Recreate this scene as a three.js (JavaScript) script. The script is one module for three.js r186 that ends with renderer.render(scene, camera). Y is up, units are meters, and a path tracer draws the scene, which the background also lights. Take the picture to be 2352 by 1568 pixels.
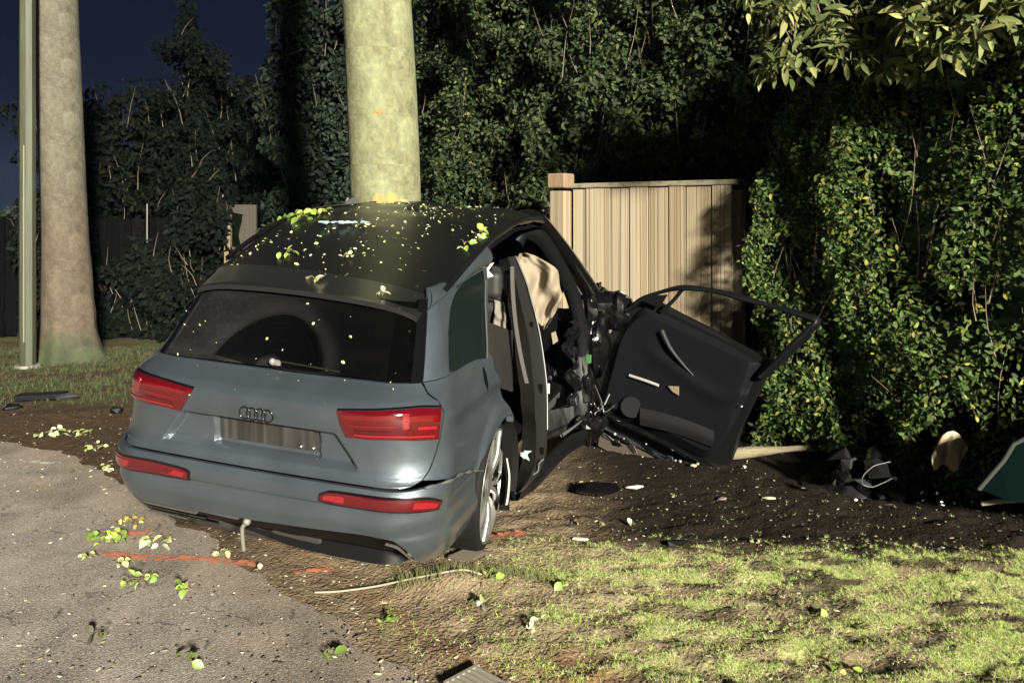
import * as THREE from 'three';
import { mergeGeometries, toCreasedNormals, mergeVertices } from 'three/addons/utils/BufferGeometryUtils.js';
import { RoundedBoxGeometry } from 'three/addons/geometries/RoundedBoxGeometry.js';
import { ConvexGeometry } from 'three/addons/geometries/ConvexGeometry.js';

// ---------------------------------------------------------------- camera, sky, floodlight, exposure
const F = 1900, CX = 1176, CY = 500, H = 1.93, W0 = 2352, H0 = 1568;   // survey: focal length and horizon in picture units, eye height in metres
const scene = new THREE.Scene(), C0 = (r, g, b) => new THREE.Color().setRGB(r, g, b);
const camera = new THREE.PerspectiveCamera(2 * Math.atan(H0 / 2 / F) * 180 / Math.PI, W0 / H0, 0.05, 400);
camera.position.set(0, H, 0);
camera.setViewOffset(W0, H0, 0, H0 / 2 - CY, W0, H0);
scene.add(camera);

const skyData = new Float32Array(64 * 32 * 4);
for (let j = 0; j < 32; j++) for (let i = 0; i < 64; i++) {
  const el = ((j + .5) / 32 - .5) * Math.PI, k = Math.max(0, Math.sin(el)), g = Math.pow(1 - k, 3), o = (j * 64 + i) * 4;
  skyData[o] = .0008 + .0003 * g; skyData[o + 1] = .0011 + .0003 * g; skyData[o + 2] = .0036 + .0008 * g; skyData[o + 3] = 1;
}
const skyTex = new THREE.DataTexture(skyData, 64, 32, THREE.RGBAFormat, THREE.FloatType);
skyTex.mapping = THREE.EquirectangularReflectionMapping; skyTex.magFilter = skyTex.minFilter = THREE.LinearFilter; skyTex.needsUpdate = true;
scene.background = skyTex; scene.environment = skyTex;

const sun = new THREE.DirectionalLight(new THREE.Color().setRGB(1, .945, .79), 5);
{ const az = -22 * Math.PI / 180, el = 18 * Math.PI / 180;
  sun.position.set(-Math.sin(az) * Math.cos(el), Math.sin(el), Math.cos(az) * Math.cos(el)).multiplyScalar(40).add(new THREE.Vector3(0, 0, -6));
  sun.target.position.set(0, 0, -6); }
sun.castShadow = true; sun.shadow.radius = 9; sun.shadow.mapSize.set(4096, 4096);
Object.assign(sun.shadow.camera, { left: -22, right: 22, top: 14, bottom: -14, near: 1, far: 100 });
scene.add(sun, sun.target);
scene.fog = new THREE.FogExp2(C0(.42, .6, 1), .00015);   // thin haze added to lift the blacks; far shrubs fade to blue grey

const renderer = new THREE.WebGLRenderer({ antialias: true });
renderer.toneMapping = THREE.LinearToneMapping;
renderer.toneMappingExposure = 4.4;
renderer.shadowMap.enabled = true;

// ---------------------------------------------------------------- helpers
let seed = 7;
const rnd = () => { seed = (seed + 0x6d2b79f5) | 0; let t = Math.imul(seed ^ (seed >>> 15), 1 | seed); t = (t + Math.imul(t ^ (t >>> 7), 61 | t)) ^ t; return ((t ^ (t >>> 14)) >>> 0) / 4294967296; };
const rr = (a, b) => a + (b - a) * rnd();
const V = (x, y, z) => new THREE.Vector3(x, y, z);
const mix = (a, b, t) => a + (b - a) * t;
const sm = (a, b, x) => { const t = Math.min(1, Math.max(0, (x - a) / (b - a))); return t * t * (3 - 2 * t); };
const hash = (x, y, z) => { let h = Math.imul(x | 0, 374761393) + Math.imul(y | 0, 668265263) + Math.imul(z | 0, 1274126177); h = Math.imul(h ^ (h >>> 13), 1103515245); return ((h ^ (h >>> 16)) >>> 0) / 4294967296; };
function noise(x, y, z = 0, per = 0) {
  const X = Math.floor(x), Y = Math.floor(y), Z = Math.floor(z), f = (t) => t * t * (3 - 2 * t), u = f(x - X), v = f(y - Y), w = f(z - Z);
  const p = (n) => per ? ((n % per) + per) % per : n, h = (a, b, c) => hash(p(X + a), p(Y + b), Z + c);
  return mix(mix(mix(h(0, 0, 0), h(1, 0, 0), u), mix(h(0, 1, 0), h(1, 1, 0), u), v), mix(mix(h(0, 0, 1), h(1, 0, 1), u), mix(h(0, 1, 1), h(1, 1, 1), u), v), w);
}
const fbm = (x, y, z = 0, o = 4, per = 0) => { let s = 0, a = .5, n = 0; for (let i = 0; i < o; i++) { s += a * noise(x, y, z + i * 17, per); n += a; a *= .5; x *= 2; y *= 2; per *= 2; } return s / n; };
const at = (px, py, d) => V((px - CX) / F * d, H - (py - CY) / F * d, -d);
const gnd = (px, py, y = 0) => { const d = F * (H - y) / (py - CY); return V((px - CX) / F * d, y, -d); };
const C = (r, g, b) => new THREE.Color().setRGB(r, g, b);
function tex(n, fn, srgb) {                                   // tileable texture from fn(u, v) -> [r, g, b] linear
  const d = new Uint8Array(n * n * 4), e = (c) => { c = Math.min(1, Math.max(0, c)); return 255 * (srgb ? (c <= .0031308 ? 12.92 * c : 1.055 * Math.pow(c, 1 / 2.4) - .055) : c); };
  for (let j = 0; j < n; j++) for (let i = 0; i < n; i++) { const c = fn(i / n, j / n, i, j), o = (j * n + i) * 4; d[o] = e(c[0]); d[o + 1] = e(c[1]); d[o + 2] = e(c[2]); d[o + 3] = 255; }
  const t = new THREE.DataTexture(d, n, n); t.wrapS = t.wrapT = THREE.RepeatWrapping; t.magFilter = THREE.LinearFilter; t.minFilter = THREE.LinearMipmapLinearFilter; t.generateMipmaps = true;
  if (srgb) t.colorSpace = THREE.SRGBColorSpace; t.needsUpdate = true; return t;
}
const std = (c, rough = .8, o = {}) => new THREE.MeshStandardMaterial({ color: C(...c), roughness: rough, metalness: 0, side: THREE.DoubleSide, ...o });
const phy = (c, rough = .5, o = {}) => new THREE.MeshPhysicalMaterial({ color: C(...c), roughness: rough, metalness: 0, side: THREE.DoubleSide, ...o });
const used = new Map();
function numbered(n) { const k = used.get(n) || 0; used.set(n, k + 1); return k ? n + '_' + String(k).padStart(3, '0') : n; }
function tag(o, label, category, group) { o.userData.label = label; o.userData.category = category; if (group) o.userData.group = group; return o; }
function mesh(name, geo, mat, parent, label) {
  const m = new THREE.Mesh(geo, mat); m.name = parent && parent !== scene ? name : numbered(name); m.castShadow = m.receiveShadow = true; (parent || scene).add(m);
  if (label) m.userData.label = label; return m;
}
function group(name, pos = V(0, 0, 0), parent = scene) { const g = new THREE.Group(); g.name = parent === scene ? numbered(name) : name; g.position.copy(pos); parent.add(g); return g; }
function struct(name, geo, mat) { const m = mesh(name, geo, mat, scene); m.userData.kind = 'structure'; return m; }
function grid(nu, nv, fn, uvs) {                               // fn(u, v) -> Vector3
  const p = [], t = [], ix = [];
  for (let j = 0; j <= nv; j++) for (let i = 0; i <= nu; i++) { const u = i / nu, v = j / nv, q = fn(u, v); p.push(q.x, q.y, q.z); const w = uvs ? uvs(u, v, q) : [u, v]; t.push(w[0], w[1]); }
  for (let j = 0; j < nv; j++) for (let i = 0; i < nu; i++) { const a = j * (nu + 1) + i, b = a + 1, c = a + nu + 1, d = c + 1; ix.push(a, b, d, a, d, c); }
  const g = new THREE.BufferGeometry(); g.setAttribute('position', new THREE.Float32BufferAttribute(p, 3)); g.setAttribute('uv', new THREE.Float32BufferAttribute(t, 2)); g.setIndex(ix); g.computeVertexNormals(); return g;
}
const crease = (g, a = .6) => toCreasedNormals(g, a);
function tube(pts, r, seg = 24, rad = 8, closed = false) { return new THREE.TubeGeometry(new THREE.CatmullRomCurve3(pts, closed, 'catmullrom', .4), seg, r, rad, closed); }
// tube with a radius that varies along its length, r(t)
function taper(pts, r, seg = 20, rad = 8, squash = 1) {
  const c = new THREE.CatmullRomCurve3(pts, false, 'catmullrom', .4), fr = c.computeFrenetFrames(seg);
  const g = grid(rad, seg, (u, v) => { const i = Math.round(v * seg), a = u * Math.PI * 2, p = c.getPointAt(v); const R = r(v); return p.addScaledVector(fr.normals[i], Math.cos(a) * R).addScaledVector(fr.binormals[i], Math.sin(a) * R * squash); });
  return g;
}
// a flat polygon (3-D points) given a thickness; edges left crisp
function plate(pts, thick, toward) {
  const c = pts.reduce((s, p) => s.add(p), V(0, 0, 0)).multiplyScalar(1 / pts.length), n = V(0, 0, 0);
  for (let i = 0; i < pts.length; i++) n.add(pts[i].clone().sub(c).cross(pts[(i + 1) % pts.length].clone().sub(c)));
  n.normalize(); if (toward && n.dot(toward) < 0) n.negate();
  const ex = pts[1].clone().sub(pts[0]).normalize(), ey = n.clone().cross(ex).normalize(); ex.copy(ey).cross(n);
  const f2 = pts.map((p) => new THREE.Vector2(p.clone().sub(c).dot(ex), p.clone().sub(c).dot(ey)));
  const tr = THREE.ShapeUtils.triangulateShape(THREE.ShapeUtils.isClockWise(f2) ? f2 : f2, []);
  const p = [], add = (v) => p.push(v.x, v.y, v.z), back = pts.map((q) => q.clone().addScaledVector(n, -thick));
  for (const [a, b, d] of tr) { add(pts[a]); add(pts[b]); add(pts[d]); add(back[a]); add(back[d]); add(back[b]); }
  for (let i = 0; i < pts.length; i++) { const j = (i + 1) % pts.length; add(pts[i]); add(back[i]); add(back[j]); add(pts[i]); add(back[j]); add(pts[j]); }
  const g = new THREE.BufferGeometry(); g.setAttribute('position', new THREE.Float32BufferAttribute(p, 3)); g.setAttribute('uv', new THREE.Float32BufferAttribute(new Float32Array(p.length / 3 * 2), 2)); g.computeVertexNormals(); return g;
}
const merged = (list) => mergeGeometries(list.map((g) => { const h = g.index ? g.toNonIndexed() : g.clone(); for (const k of Object.keys(h.attributes)) if (!['position', 'normal', 'uv'].includes(k)) h.deleteAttribute(k); if (!h.attributes.uv) h.setAttribute('uv', new THREE.Float32BufferAttribute(new Float32Array(h.attributes.position.count * 2), 2)); return h; }));
// a pointed leaf folded along its midrib, length 1 along +y, facing +z
function leafGeo(w = .42, fold = .12, bend = .15) {
  const L = [[0, 0], [.25, .8], [.55, 1], [.8, .6], [1, 0]], p = [], ix = [];
  L.forEach(([y, k]) => { const z = -bend * y * y; p.push(0, y, z - .0, -w * k * .5, y, z + fold * k * .5, w * k * .5, y, z + fold * k * .5); });
  for (let i = 0; i < L.length - 1; i++) { const a = i * 3, b = a + 3; ix.push(a, b, b + 1, a, b + 1, a + 1, a, a + 2, b + 2, a, b + 2, b); }
  const g = new THREE.BufferGeometry(); g.setAttribute('position', new THREE.Float32BufferAttribute(p, 3)); g.setIndex(ix); g.computeVertexNormals(); return g;
}
const leafMat = (rough = .55, spec = .5) => new THREE.MeshPhysicalMaterial({ color: 0xffffff, roughness: rough, side: THREE.DoubleSide, transmission: .3, thickness: 0, specularIntensity: spec });
const M4 = new THREE.Matrix4(), Q = new THREE.Quaternion(), E = new THREE.Euler();
function instanced(name, geo, mat, list, parent) {            // list of [pos, quaternion, scale, color]
  const m = new THREE.InstancedMesh(geo, mat, list.length); m.name = parent === scene ? numbered(name) : name; m.castShadow = m.receiveShadow = true; m.userData.kind = 'stuff';
  list.forEach(([p, q, s, c], i) => { m.setMatrixAt(i, M4.compose(p, q, typeof s === 'number' ? V(s, s, s) : s)); m.setColorAt(i, c); });
  parent.add(m); return m;
}
const qLook = (n, up) => { const z = n.clone().normalize(), x = up.clone().cross(z).normalize(), y = z.clone().cross(x); return new THREE.Quaternion().setFromRotationMatrix(new THREE.Matrix4().makeBasis(x, y, z)); };
const rdir = () => { const a = rnd() * 6.283, z = rr(-1, 1), r = Math.sqrt(1 - z * z); return V(r * Math.cos(a), r * Math.sin(a), z); };

// ---------------------------------------------------------------- ground: verge, soil, road
const RE = [[-9, 10.6], [-4.54, 7.33], [-3.74, 6.92], [-3.05, 6.27], [-2.0, 5.2], [-1.34, 4.56], [-.89, 4.07], [-.64, 3.74], [-.35, 3.43], [.5, 2.4], [2.2, .2], [5, -3.5]];   // road edge, x and distance
function roadSide(x, d) {                                     // signed distance from the road edge, > 0 on the verge
  let best = 1e9, sg = 1;
  for (let i = 0; i < RE.length - 1; i++) { const [ax, ad] = RE[i], [bx, bd] = RE[i + 1], ux = bx - ax, ud = bd - ad, l = ux * ux + ud * ud; let t = ((x - ax) * ux + (d - ad) * ud) / l; t = Math.min(1, Math.max(0, t)); const ex = x - ax - t * ux, ed = d - ad - t * ud, q = ex * ex + ed * ed; if (q < best) { best = q; sg = ux * ed - ud * ex > 0 ? 1 : -1; } }
  return sg * Math.sqrt(best);
}
function lie(x, d) {                                          // height of the verge
  const s = roadSide(x, d), k = sm(-.05, .5, s);
  let y = -.02 + .02 * sm(-.1, .35, s) + k * ((fbm(x * 1.3 + 9, d * 1.3, 0, 3) - .5) * .07 + (fbm(x * 7, d * 7, 3, 3) - .5) * .035);
  y += k * sm(-.8, .6, x) * sm(6.2, 5.4, d) * .05 * (Math.pow(fbm(x * 6.5, d * 15, 8, 4), 1.5) - .35);
  y += .05 * Math.exp(-((x + .3) ** 2 / .12 + (d - 4.35) ** 2 / .012));      // turf pushed up under the bumper corner
  y -= .022 * Math.exp(-((s - .34) ** 2) / .03) * sm(4.9, 4.2, d);              // rut beside the road
  return mix(-.024, y, sm(-.4, -.02, s));
}
const soilTex = tex(512, (u, v) => { const a = fbm(u * 16, v * 16, 1, 4, 16), b = noise(u * 256, v * 256, 5, 256), c = noise(u * 96, v * 96, 8, 96); const k = .45 + .75 * a * (.55 + .5 * b) + (c > .82 ? .55 : 0) + (b > .93 ? .5 : 0) - (c < .12 ? .25 : 0); return [k, k * .97, k * .92]; }, true);
const soilBump = tex(512, (u, v) => { const k = .55 * fbm(u * 14, v * 14, 2, 4, 14) + .3 * noise(u * 90, v * 90, 4, 90) + .15 * noise(u * 220, v * 220, 9, 220); return [k, k, k]; });
function groundColor(x, d) {
  const s = roadSide(x, d), n = fbm(x * .9, d * .9, 4, 4), m = fbm(x * 4.5, d * 7, 6, 4), right = sm(-.35, 1.7, x) * sm(5.25, 4.7, d + .1 * x);
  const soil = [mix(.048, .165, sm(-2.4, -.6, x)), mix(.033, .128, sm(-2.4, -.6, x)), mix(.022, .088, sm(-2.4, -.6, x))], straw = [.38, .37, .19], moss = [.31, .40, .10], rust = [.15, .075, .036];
  let c = soil.slice(); const put = (k, o) => { c = c.map((q, i) => mix(q, o[i], k)); };
  put(right * sm(.36, .56, m + .25 * (n - .5)), straw); put(right * sm(.48, .62, n * .6 + m * .4), moss); put(right * sm(.44, .34, fbm(x * 6, d * 13, 8, 4)), [.05, .045, .028]); put(sm(-.1, .9, x) * sm(4.6, 5.1, d + .10 * x + .25 * (n - .5)) * .97, [.0075, .0058, .0042]);  // last put: cast shadow right of the car painted as near-black soil
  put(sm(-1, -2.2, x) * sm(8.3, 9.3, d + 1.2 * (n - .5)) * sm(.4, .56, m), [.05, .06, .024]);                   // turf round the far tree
  put(sm(.1, .0, Math.abs(s - .25)) * .5 * sm(6, 3, d), rust);
  put(Math.exp(-((x - .25) ** 2 + (d - 3.4) ** 2) / .06) * .8, rust);
  return c;
}
{
  const xs = [], ds = [];                                     // fine where the camera looks, coarse to the horizon
  for (let x = -130; x < -9; x += 11) xs.push(x); for (let x = -9; x < -3; x += .16) xs.push(x); for (let x = -3; x < 4; x += .04) xs.push(x); for (let x = 4; x < 9; x += .3) xs.push(x); for (let x = 9; x <= 130; x += 11) xs.push(x);
  for (let d = -60; d < 1.5; d += 6) ds.push(d); for (let d = 1.5; d < 7.2; d += .035) ds.push(d); for (let d = 7.2; d < 14; d += .15) ds.push(d); for (let d = 14; d < 30; d += 2) ds.push(d); for (let d = 30; d <= 200; d += 17) ds.push(d);
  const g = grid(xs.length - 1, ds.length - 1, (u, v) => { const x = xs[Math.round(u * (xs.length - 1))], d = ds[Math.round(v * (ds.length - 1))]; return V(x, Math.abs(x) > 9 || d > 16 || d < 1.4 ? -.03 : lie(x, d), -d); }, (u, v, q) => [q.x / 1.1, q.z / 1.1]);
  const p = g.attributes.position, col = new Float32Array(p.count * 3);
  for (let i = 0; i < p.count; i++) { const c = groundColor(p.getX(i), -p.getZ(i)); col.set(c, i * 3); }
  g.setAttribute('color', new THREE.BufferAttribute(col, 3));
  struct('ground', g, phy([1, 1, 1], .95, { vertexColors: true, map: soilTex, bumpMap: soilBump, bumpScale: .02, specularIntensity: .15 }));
}
{ // road: granular worn asphalt, brownish with dust, its edge broken
  const up = []; for (let i = 0; i < RE.length - 1; i++) for (let k = 0; k < 40; k++) { const t = k / 40; up.push([mix(RE[i][0], RE[i + 1][0], t), mix(RE[i][1], RE[i + 1][1], t)]); } up.push(RE[RE.length - 1]);
  const asTex = tex(1024, (u, v) => { const b = noise(u * 340, v * 340, 1, 340), c = noise(u * 170, v * 170, 2, 170), a = fbm(u * 6, v * 6, 3, 4, 6), st = noise(u * 30, v * 140, 4, 0); const crk = Math.abs(fbm(u * 3 + .7, v * 3, 12, 4, 0) - .5), k = .115 + .09 * (a - .5) - .05 * sm(.012, .004, crk) * (fbm(u * 5, v * 5, 13, 2) > .52 ? 1 : 0) + .11 * (b - .5) * (1 + c) + (c > .84 ? .07 : 0) - (c < .14 ? .05 : 0); return [k * 1.17, k * 1.09, k * .98]; }, true);
  const asBump = tex(1024, (u, v) => { const k = .5 * noise(u * 340, v * 340, 1, 340) + .35 * noise(u * 170, v * 170, 2, 170) + .15 * noise(u * 40, v * 40, 5, 40); return [k, k, k]; });
  const nx = up.length - 1, g = grid(nx, 60, (u, v) => { const q = up[Math.round(u * nx)], w = Math.pow(v, 2.2) * 9; const e = (v < .12 ? (fbm(q[0] * 4, q[1] * 4, 1, 4) - .5) * .42 + .05 : 0) * (1 - v / .12); return V(q[0] - (w + e) * .72, -.017 + (v === 0 ? -.007 : 0) + .004 * Math.sin(w), -(q[1] - (w + e) * .70)); }, (u, v, q) => [q.x / 1.15, q.z / 1.15]);
  { const p = g.attributes.position, col = new Float32Array(p.count * 3); for (let i = 0; i < p.count; i++) { const s = -roadSide(p.getX(i), -p.getZ(i)), k = sm(.75, 0, s + .7 * (fbm(p.getX(i) * 2.2, p.getZ(i) * 2.2, 3, 3) - .5)) * .8; col.set([mix(1.12, .92, k), mix(1.04, .80, k), mix(1.02, .68, k)], i * 3); } g.setAttribute('color', new THREE.BufferAttribute(col, 3)); }
  struct('road', g, std([1, 1, 1], .82, { vertexColors: true, map: asTex, bumpMap: asBump, bumpScale: .0035 }));
}
// ---------------------------------------------------------------- foliage walls
const bark = tex(512, (u, v) => { const a = fbm(u * 8, v * 6, 1, 4, 0), b = fbm(u * 40, v * 24, 3, 3), c = noise(u * 9, v * 40, 7); const sp = fbm(u * 22, v * 22, 15, 3), k = .62 + .5 * (a - .5) + .35 * (b - .5) + (c > .86 ? -.07 : 0) + (sp > .66 ? .07 : 0) - (sp < .3 ? .11 : 0); return [k, k * (.98 + .1 * (a - .5)), k * (.9 + .25 * (a - .5))]; }, true);
const barkBump = tex(512, (u, v) => { const k = .5 * fbm(u * 10, v * 8, 1, 4) + .12 * noise(u * 9, v * 40, 7) + .2 * fbm(u * 50, v * 50, 2, 2); return [k, k, k]; });
const L1 = leafGeo(.5), L2 = leafGeo(.3, .1, .3);
const twigMat = std([.09, .07, .045], .9), coreMat = phy([.0022, .003, .0018], 1, { specularIntensity: 0 }), lmat = leafMat(.6, .22), dullMat = leafMat(.9, .03);
// line: [x, d] points, left to right, camera side in front; h(t) height, y0 lowest leaf
function hedge(name, label, cat, line, h, o = {}) {
  const { n = 20000, size = [.05, .08], thick = .35, cols = [[.03, .045, .016], [.045, .062, .02], [.02, .032, .014]], y0 = .02, geo = L1, twigs = 60, back = .9, clump = 2.2, gap = .42, rough = 1 } = o;
  const c = new THREE.CatmullRomCurve3(line.map(([x, d]) => V(x, 0, -d)), false, 'catmullrom', .3), g = group(name, c.getPoint(.5));
  const loc = (p) => p.clone().sub(g.position), frame = (t) => { const p = c.getPoint(t), tn = c.getTangent(t), nr = V(-tn.z, 0, tn.x).normalize(); if (nr.z < 0) nr.negate(); return [p, nr, tn]; };
  const bulge = (t, y, len) => (fbm(t * len * clump * .55, y * clump * .55, 3, 3) - .5) * 1.6 * thick * rough, len = c.getLength();
  mesh('inner_branches', grid(Math.ceil(len * 5), 40, (u, v) => { const [p, nr] = frame(u), hh = h(u) - .22; let y, b; if (v < .45) { y = y0 + (hh - y0) * v / .45; b = -thick * .75 + bulge(u, y, len); } else if (v < .55) { y = hh; b = mix(-thick * .75 + bulge(u, hh, len), -back, (v - .45) / .1); } else { y = hh + (y0 - hh) * (v - .55) / .45; b = -back; } return loc(p.addScaledVector(nr, b).setY(y)); }), coreMat, g);
  const list = [];
  for (let k = 0, tries = 0; k < n && tries < n * 6; tries++) {
    const t = rnd(), hh = h(t), y = y0 + (hh - y0) * Math.pow(rnd(), .92), w = fbm(t * len * clump * 1.7, y * clump * 1.7, 11, 3);
    if (w < gap && rnd() < .8) continue;
    const [p, nr] = frame(t); p.addScaledVector(nr, bulge(t, y, len) + (w - .5) * thick * 1.2 + rr(-.5, .25) * thick * .6).setY(y + rr(-.04, .1));
    const nn = nr.clone().multiplyScalar(.75).add(rdir().multiplyScalar(.85)).add(V(0, .35, 0)), up = rdir().multiplyScalar(.8).add(V(0, -.55, 0));
    const b = cols[Math.min(cols.length - 1, Math.floor(rnd() * rnd() * cols.length * 1.25))], f = rr(.65, 1.35);
    list.push([loc(p), qLook(nn, up), V(1, 1, 1).multiplyScalar(rr(size[0], size[1])), C(b[0] * f * rr(.9, 1.15), b[1] * f, b[2] * f)]); k++;
  }
  instanced('foliage', geo, o.dull ? dullMat : lmat, list, g);
  const tw = [];
  for (let k = 0; k < twigs; k++) { const t = rr(.02, .98), [p, nr, tn] = frame(t), y = rr(y0, h(t) * .9); p.addScaledVector(nr, bulge(t, y, len) - rr(-.02, .3) * thick).setY(y); const e = p.clone().add(V(0, rr(.2, .8), 0)).addScaledVector(tn, rr(-.25, .25)).addScaledVector(nr, rr(-.05, .15)); tw.push(taper([loc(p), loc(p.clone().lerp(e, .5).add(rdir().multiplyScalar(.04))), loc(e)], (v) => rr(.004, .005) * (1.3 - v), 5, 4)); }
  if (tw.length) { const m = mesh('twigs', merged(tw), twigMat, g); m.userData.kind = 'stuff'; }
  return tag(g, label, cat);
}
hedge('hedge', 'tall dark leafy hedge behind the wrecked car, rising above the pale fence', 'hedge', [[-1.75, 12.0], [-.6, 10.5], [.45, 9.35], [1.6, 8.5], [3.2, 7.3]], (t) => 5.4 + .3 * Math.sin(t * 9), { n: 70000, size: [.034, .085], thick: .5, gap: .47, twigs: 170, cols: [[.019, .030, .011], [.034, .047, .015], [.012, .022, .009], [.068, .082, .026]] });
hedge('ivy_hedge', 'sunken ivy hedge with yellow leaves right of the open car door', 'hedge', [[2.05, 6.95], [2.6, 6.35], [3.2, 5.65], [4.6, 4.0], [6, 2.4]], (t) => 2.5 + 1.7 * sm(.05, .3, t) + .2 * Math.sin(t * 14), { n: 52000, size: [.024, .06], thick: .38, gap: .44, twigs: 160, cols: [[.032, .056, .013], [.055, .084, .020], [.020, .036, .010], [.095, .12, .027], [.15, .155, .035]] });
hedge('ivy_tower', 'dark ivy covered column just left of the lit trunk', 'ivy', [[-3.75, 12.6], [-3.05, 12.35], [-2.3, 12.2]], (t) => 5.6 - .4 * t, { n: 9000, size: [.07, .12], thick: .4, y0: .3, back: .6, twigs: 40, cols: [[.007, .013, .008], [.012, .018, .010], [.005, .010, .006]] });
hedge('conifer_shrub', 'tall feathery dark shrub in the dark gap left of the ivy column', 'shrub', [[-7.0, 14.9], [-6.0, 14.4], [-5.2, 14.5], [-4.2, 14.2], [-3.4, 13.6]], (t) => 4.1 + 1.35 * Math.exp(-((t - .36) ** 2) / .03) + .8 * sm(.6, 1, t) + .35 * Math.sin(t * 23) + .2 * Math.sin(t * 57), { n: 22000, size: [.045, .12], thick: .9, dull: 1, y0: .6, back: .5, twigs: 110, gap: .5, cols: [[.003, .0045, .0035], [.0055, .0068, .0045], [.002, .003, .0025]] });  // near-black leaf colours stand for the missing light back here
hedge('feathery_shrub', 'lower feathery shrub beside the left tree trunk in the dark', 'shrub', [[-8.6, 14.8], [-7.6, 14.3], [-6.9, 14.1], [-6.0, 14.0]], (t) => 4.3 - 1.0 * t + .4 * Math.sin(t * 17) + .2 * Math.sin(t * 41), { n: 8000, size: [.06, .15], thick: .8, dull: 1, gap: .5, y0: .8, back: .5, twigs: 30, cols: [[.0035, .0045, .0035], [.006, .007, .0045], [.0022, .003, .0025]] });  // leaf colours darkened to read as unlit
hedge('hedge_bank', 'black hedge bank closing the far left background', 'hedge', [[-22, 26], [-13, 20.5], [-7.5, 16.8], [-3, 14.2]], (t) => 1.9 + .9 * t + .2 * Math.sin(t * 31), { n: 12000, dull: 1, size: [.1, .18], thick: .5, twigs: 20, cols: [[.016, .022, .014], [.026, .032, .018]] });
hedge('dark_shrubbery', 'low black undergrowth in front of the dark boards behind the left trunk', 'undergrowth', [[-7.9, 13.3], [-6.6, 12.9], [-5.4, 13.1], [-4.3, 12.6]], (t) => 1.75 + .5 * Math.sin(t * 8 + 1) + .25 * Math.sin(t * 27), { n: 9000, dull: 1, size: [.07, .14], thick: .4, back: .3, twigs: 60, gap: .5, cols: [[.004, .0055, .0045], [.007, .008, .006], [.003, .004, .0035]] });  // undergrowth colours taken near black to look unlit
hedge('rhododendron', 'overhanging rhododendron with long pale leaves at the top right', 'shrub', [[1.9, 6.2], [2.6, 5.5], [3.4, 4.9]], (t) => 3.75 + .35 * Math.sin(t * 11), { n: 2600, size: [.10, .17], geo: L2, thick: .45, y0: 2.95, back: .35, twigs: 40, gap: .5, cols: [[.075, .092, .03], [.13, .145, .05], [.045, .06, .02], [.19, .2, .08]] });
// ---------------------------------------------------------------- trees
function trunkGeo(pts, r, lob, seg = 70, rad = 48, a0 = 0, a1 = 6.2832, off = 0) {   // pts up the axis, r(y) radius, lob(angle, y) multiplier
  const c = new THREE.CatmullRomCurve3(pts);
  return grid(rad, seg, (u, v) => { const p = c.getPoint(v), a = mix(a0, a1, u), R = r(p.y) * lob(a, p.y) + off; return V(p.x + Math.cos(a) * R, p.y, p.z + Math.sin(a) * R); }, (u, v) => [mix(a0, a1, u) / 6.2832 * 2, v * c.getLength() / .9]);
}
const barkMat = (c, b = .02) => std(c, .85, { map: bark, bumpMap: barkBump, bumpScale: b });
const leafLitterMat = leafMat(.6);
function limbs(g, top, r, mat, k) {                            // limbs and a thin crown above the picture
  const list = [];
  for (let i = 0; i < k; i++) { const a = i / k * 6.28 + rr(-.3, .3), e = top.clone().add(V(Math.cos(a) * rr(1.6, 2.6), rr(2.2, 4), Math.sin(a) * rr(1.6, 2.6))); const m = top.clone().lerp(e, .5).add(V(0, .5, 0));
    mesh('limb', taper([top.clone().add(V(0, -.3, 0)), m, e], (v) => r * .55 * (1.02 - v), 10, 7), mat, g);
    for (let j = 0; j < 260; j++) { const t = rr(.45, 1.1), q = top.clone().lerp(e, t).add(rdir().multiplyScalar(rr(.1, 1.2))); const f = rr(.7, 1.3); list.push([q, qLook(rdir(), rdir()), rr(.07, .11), C(.05 * f, .085 * f, .02 * f)]); } }
  const m = instanced('crown', leafGeo(.6), leafLitterMat, list, g); return m;
}
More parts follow.
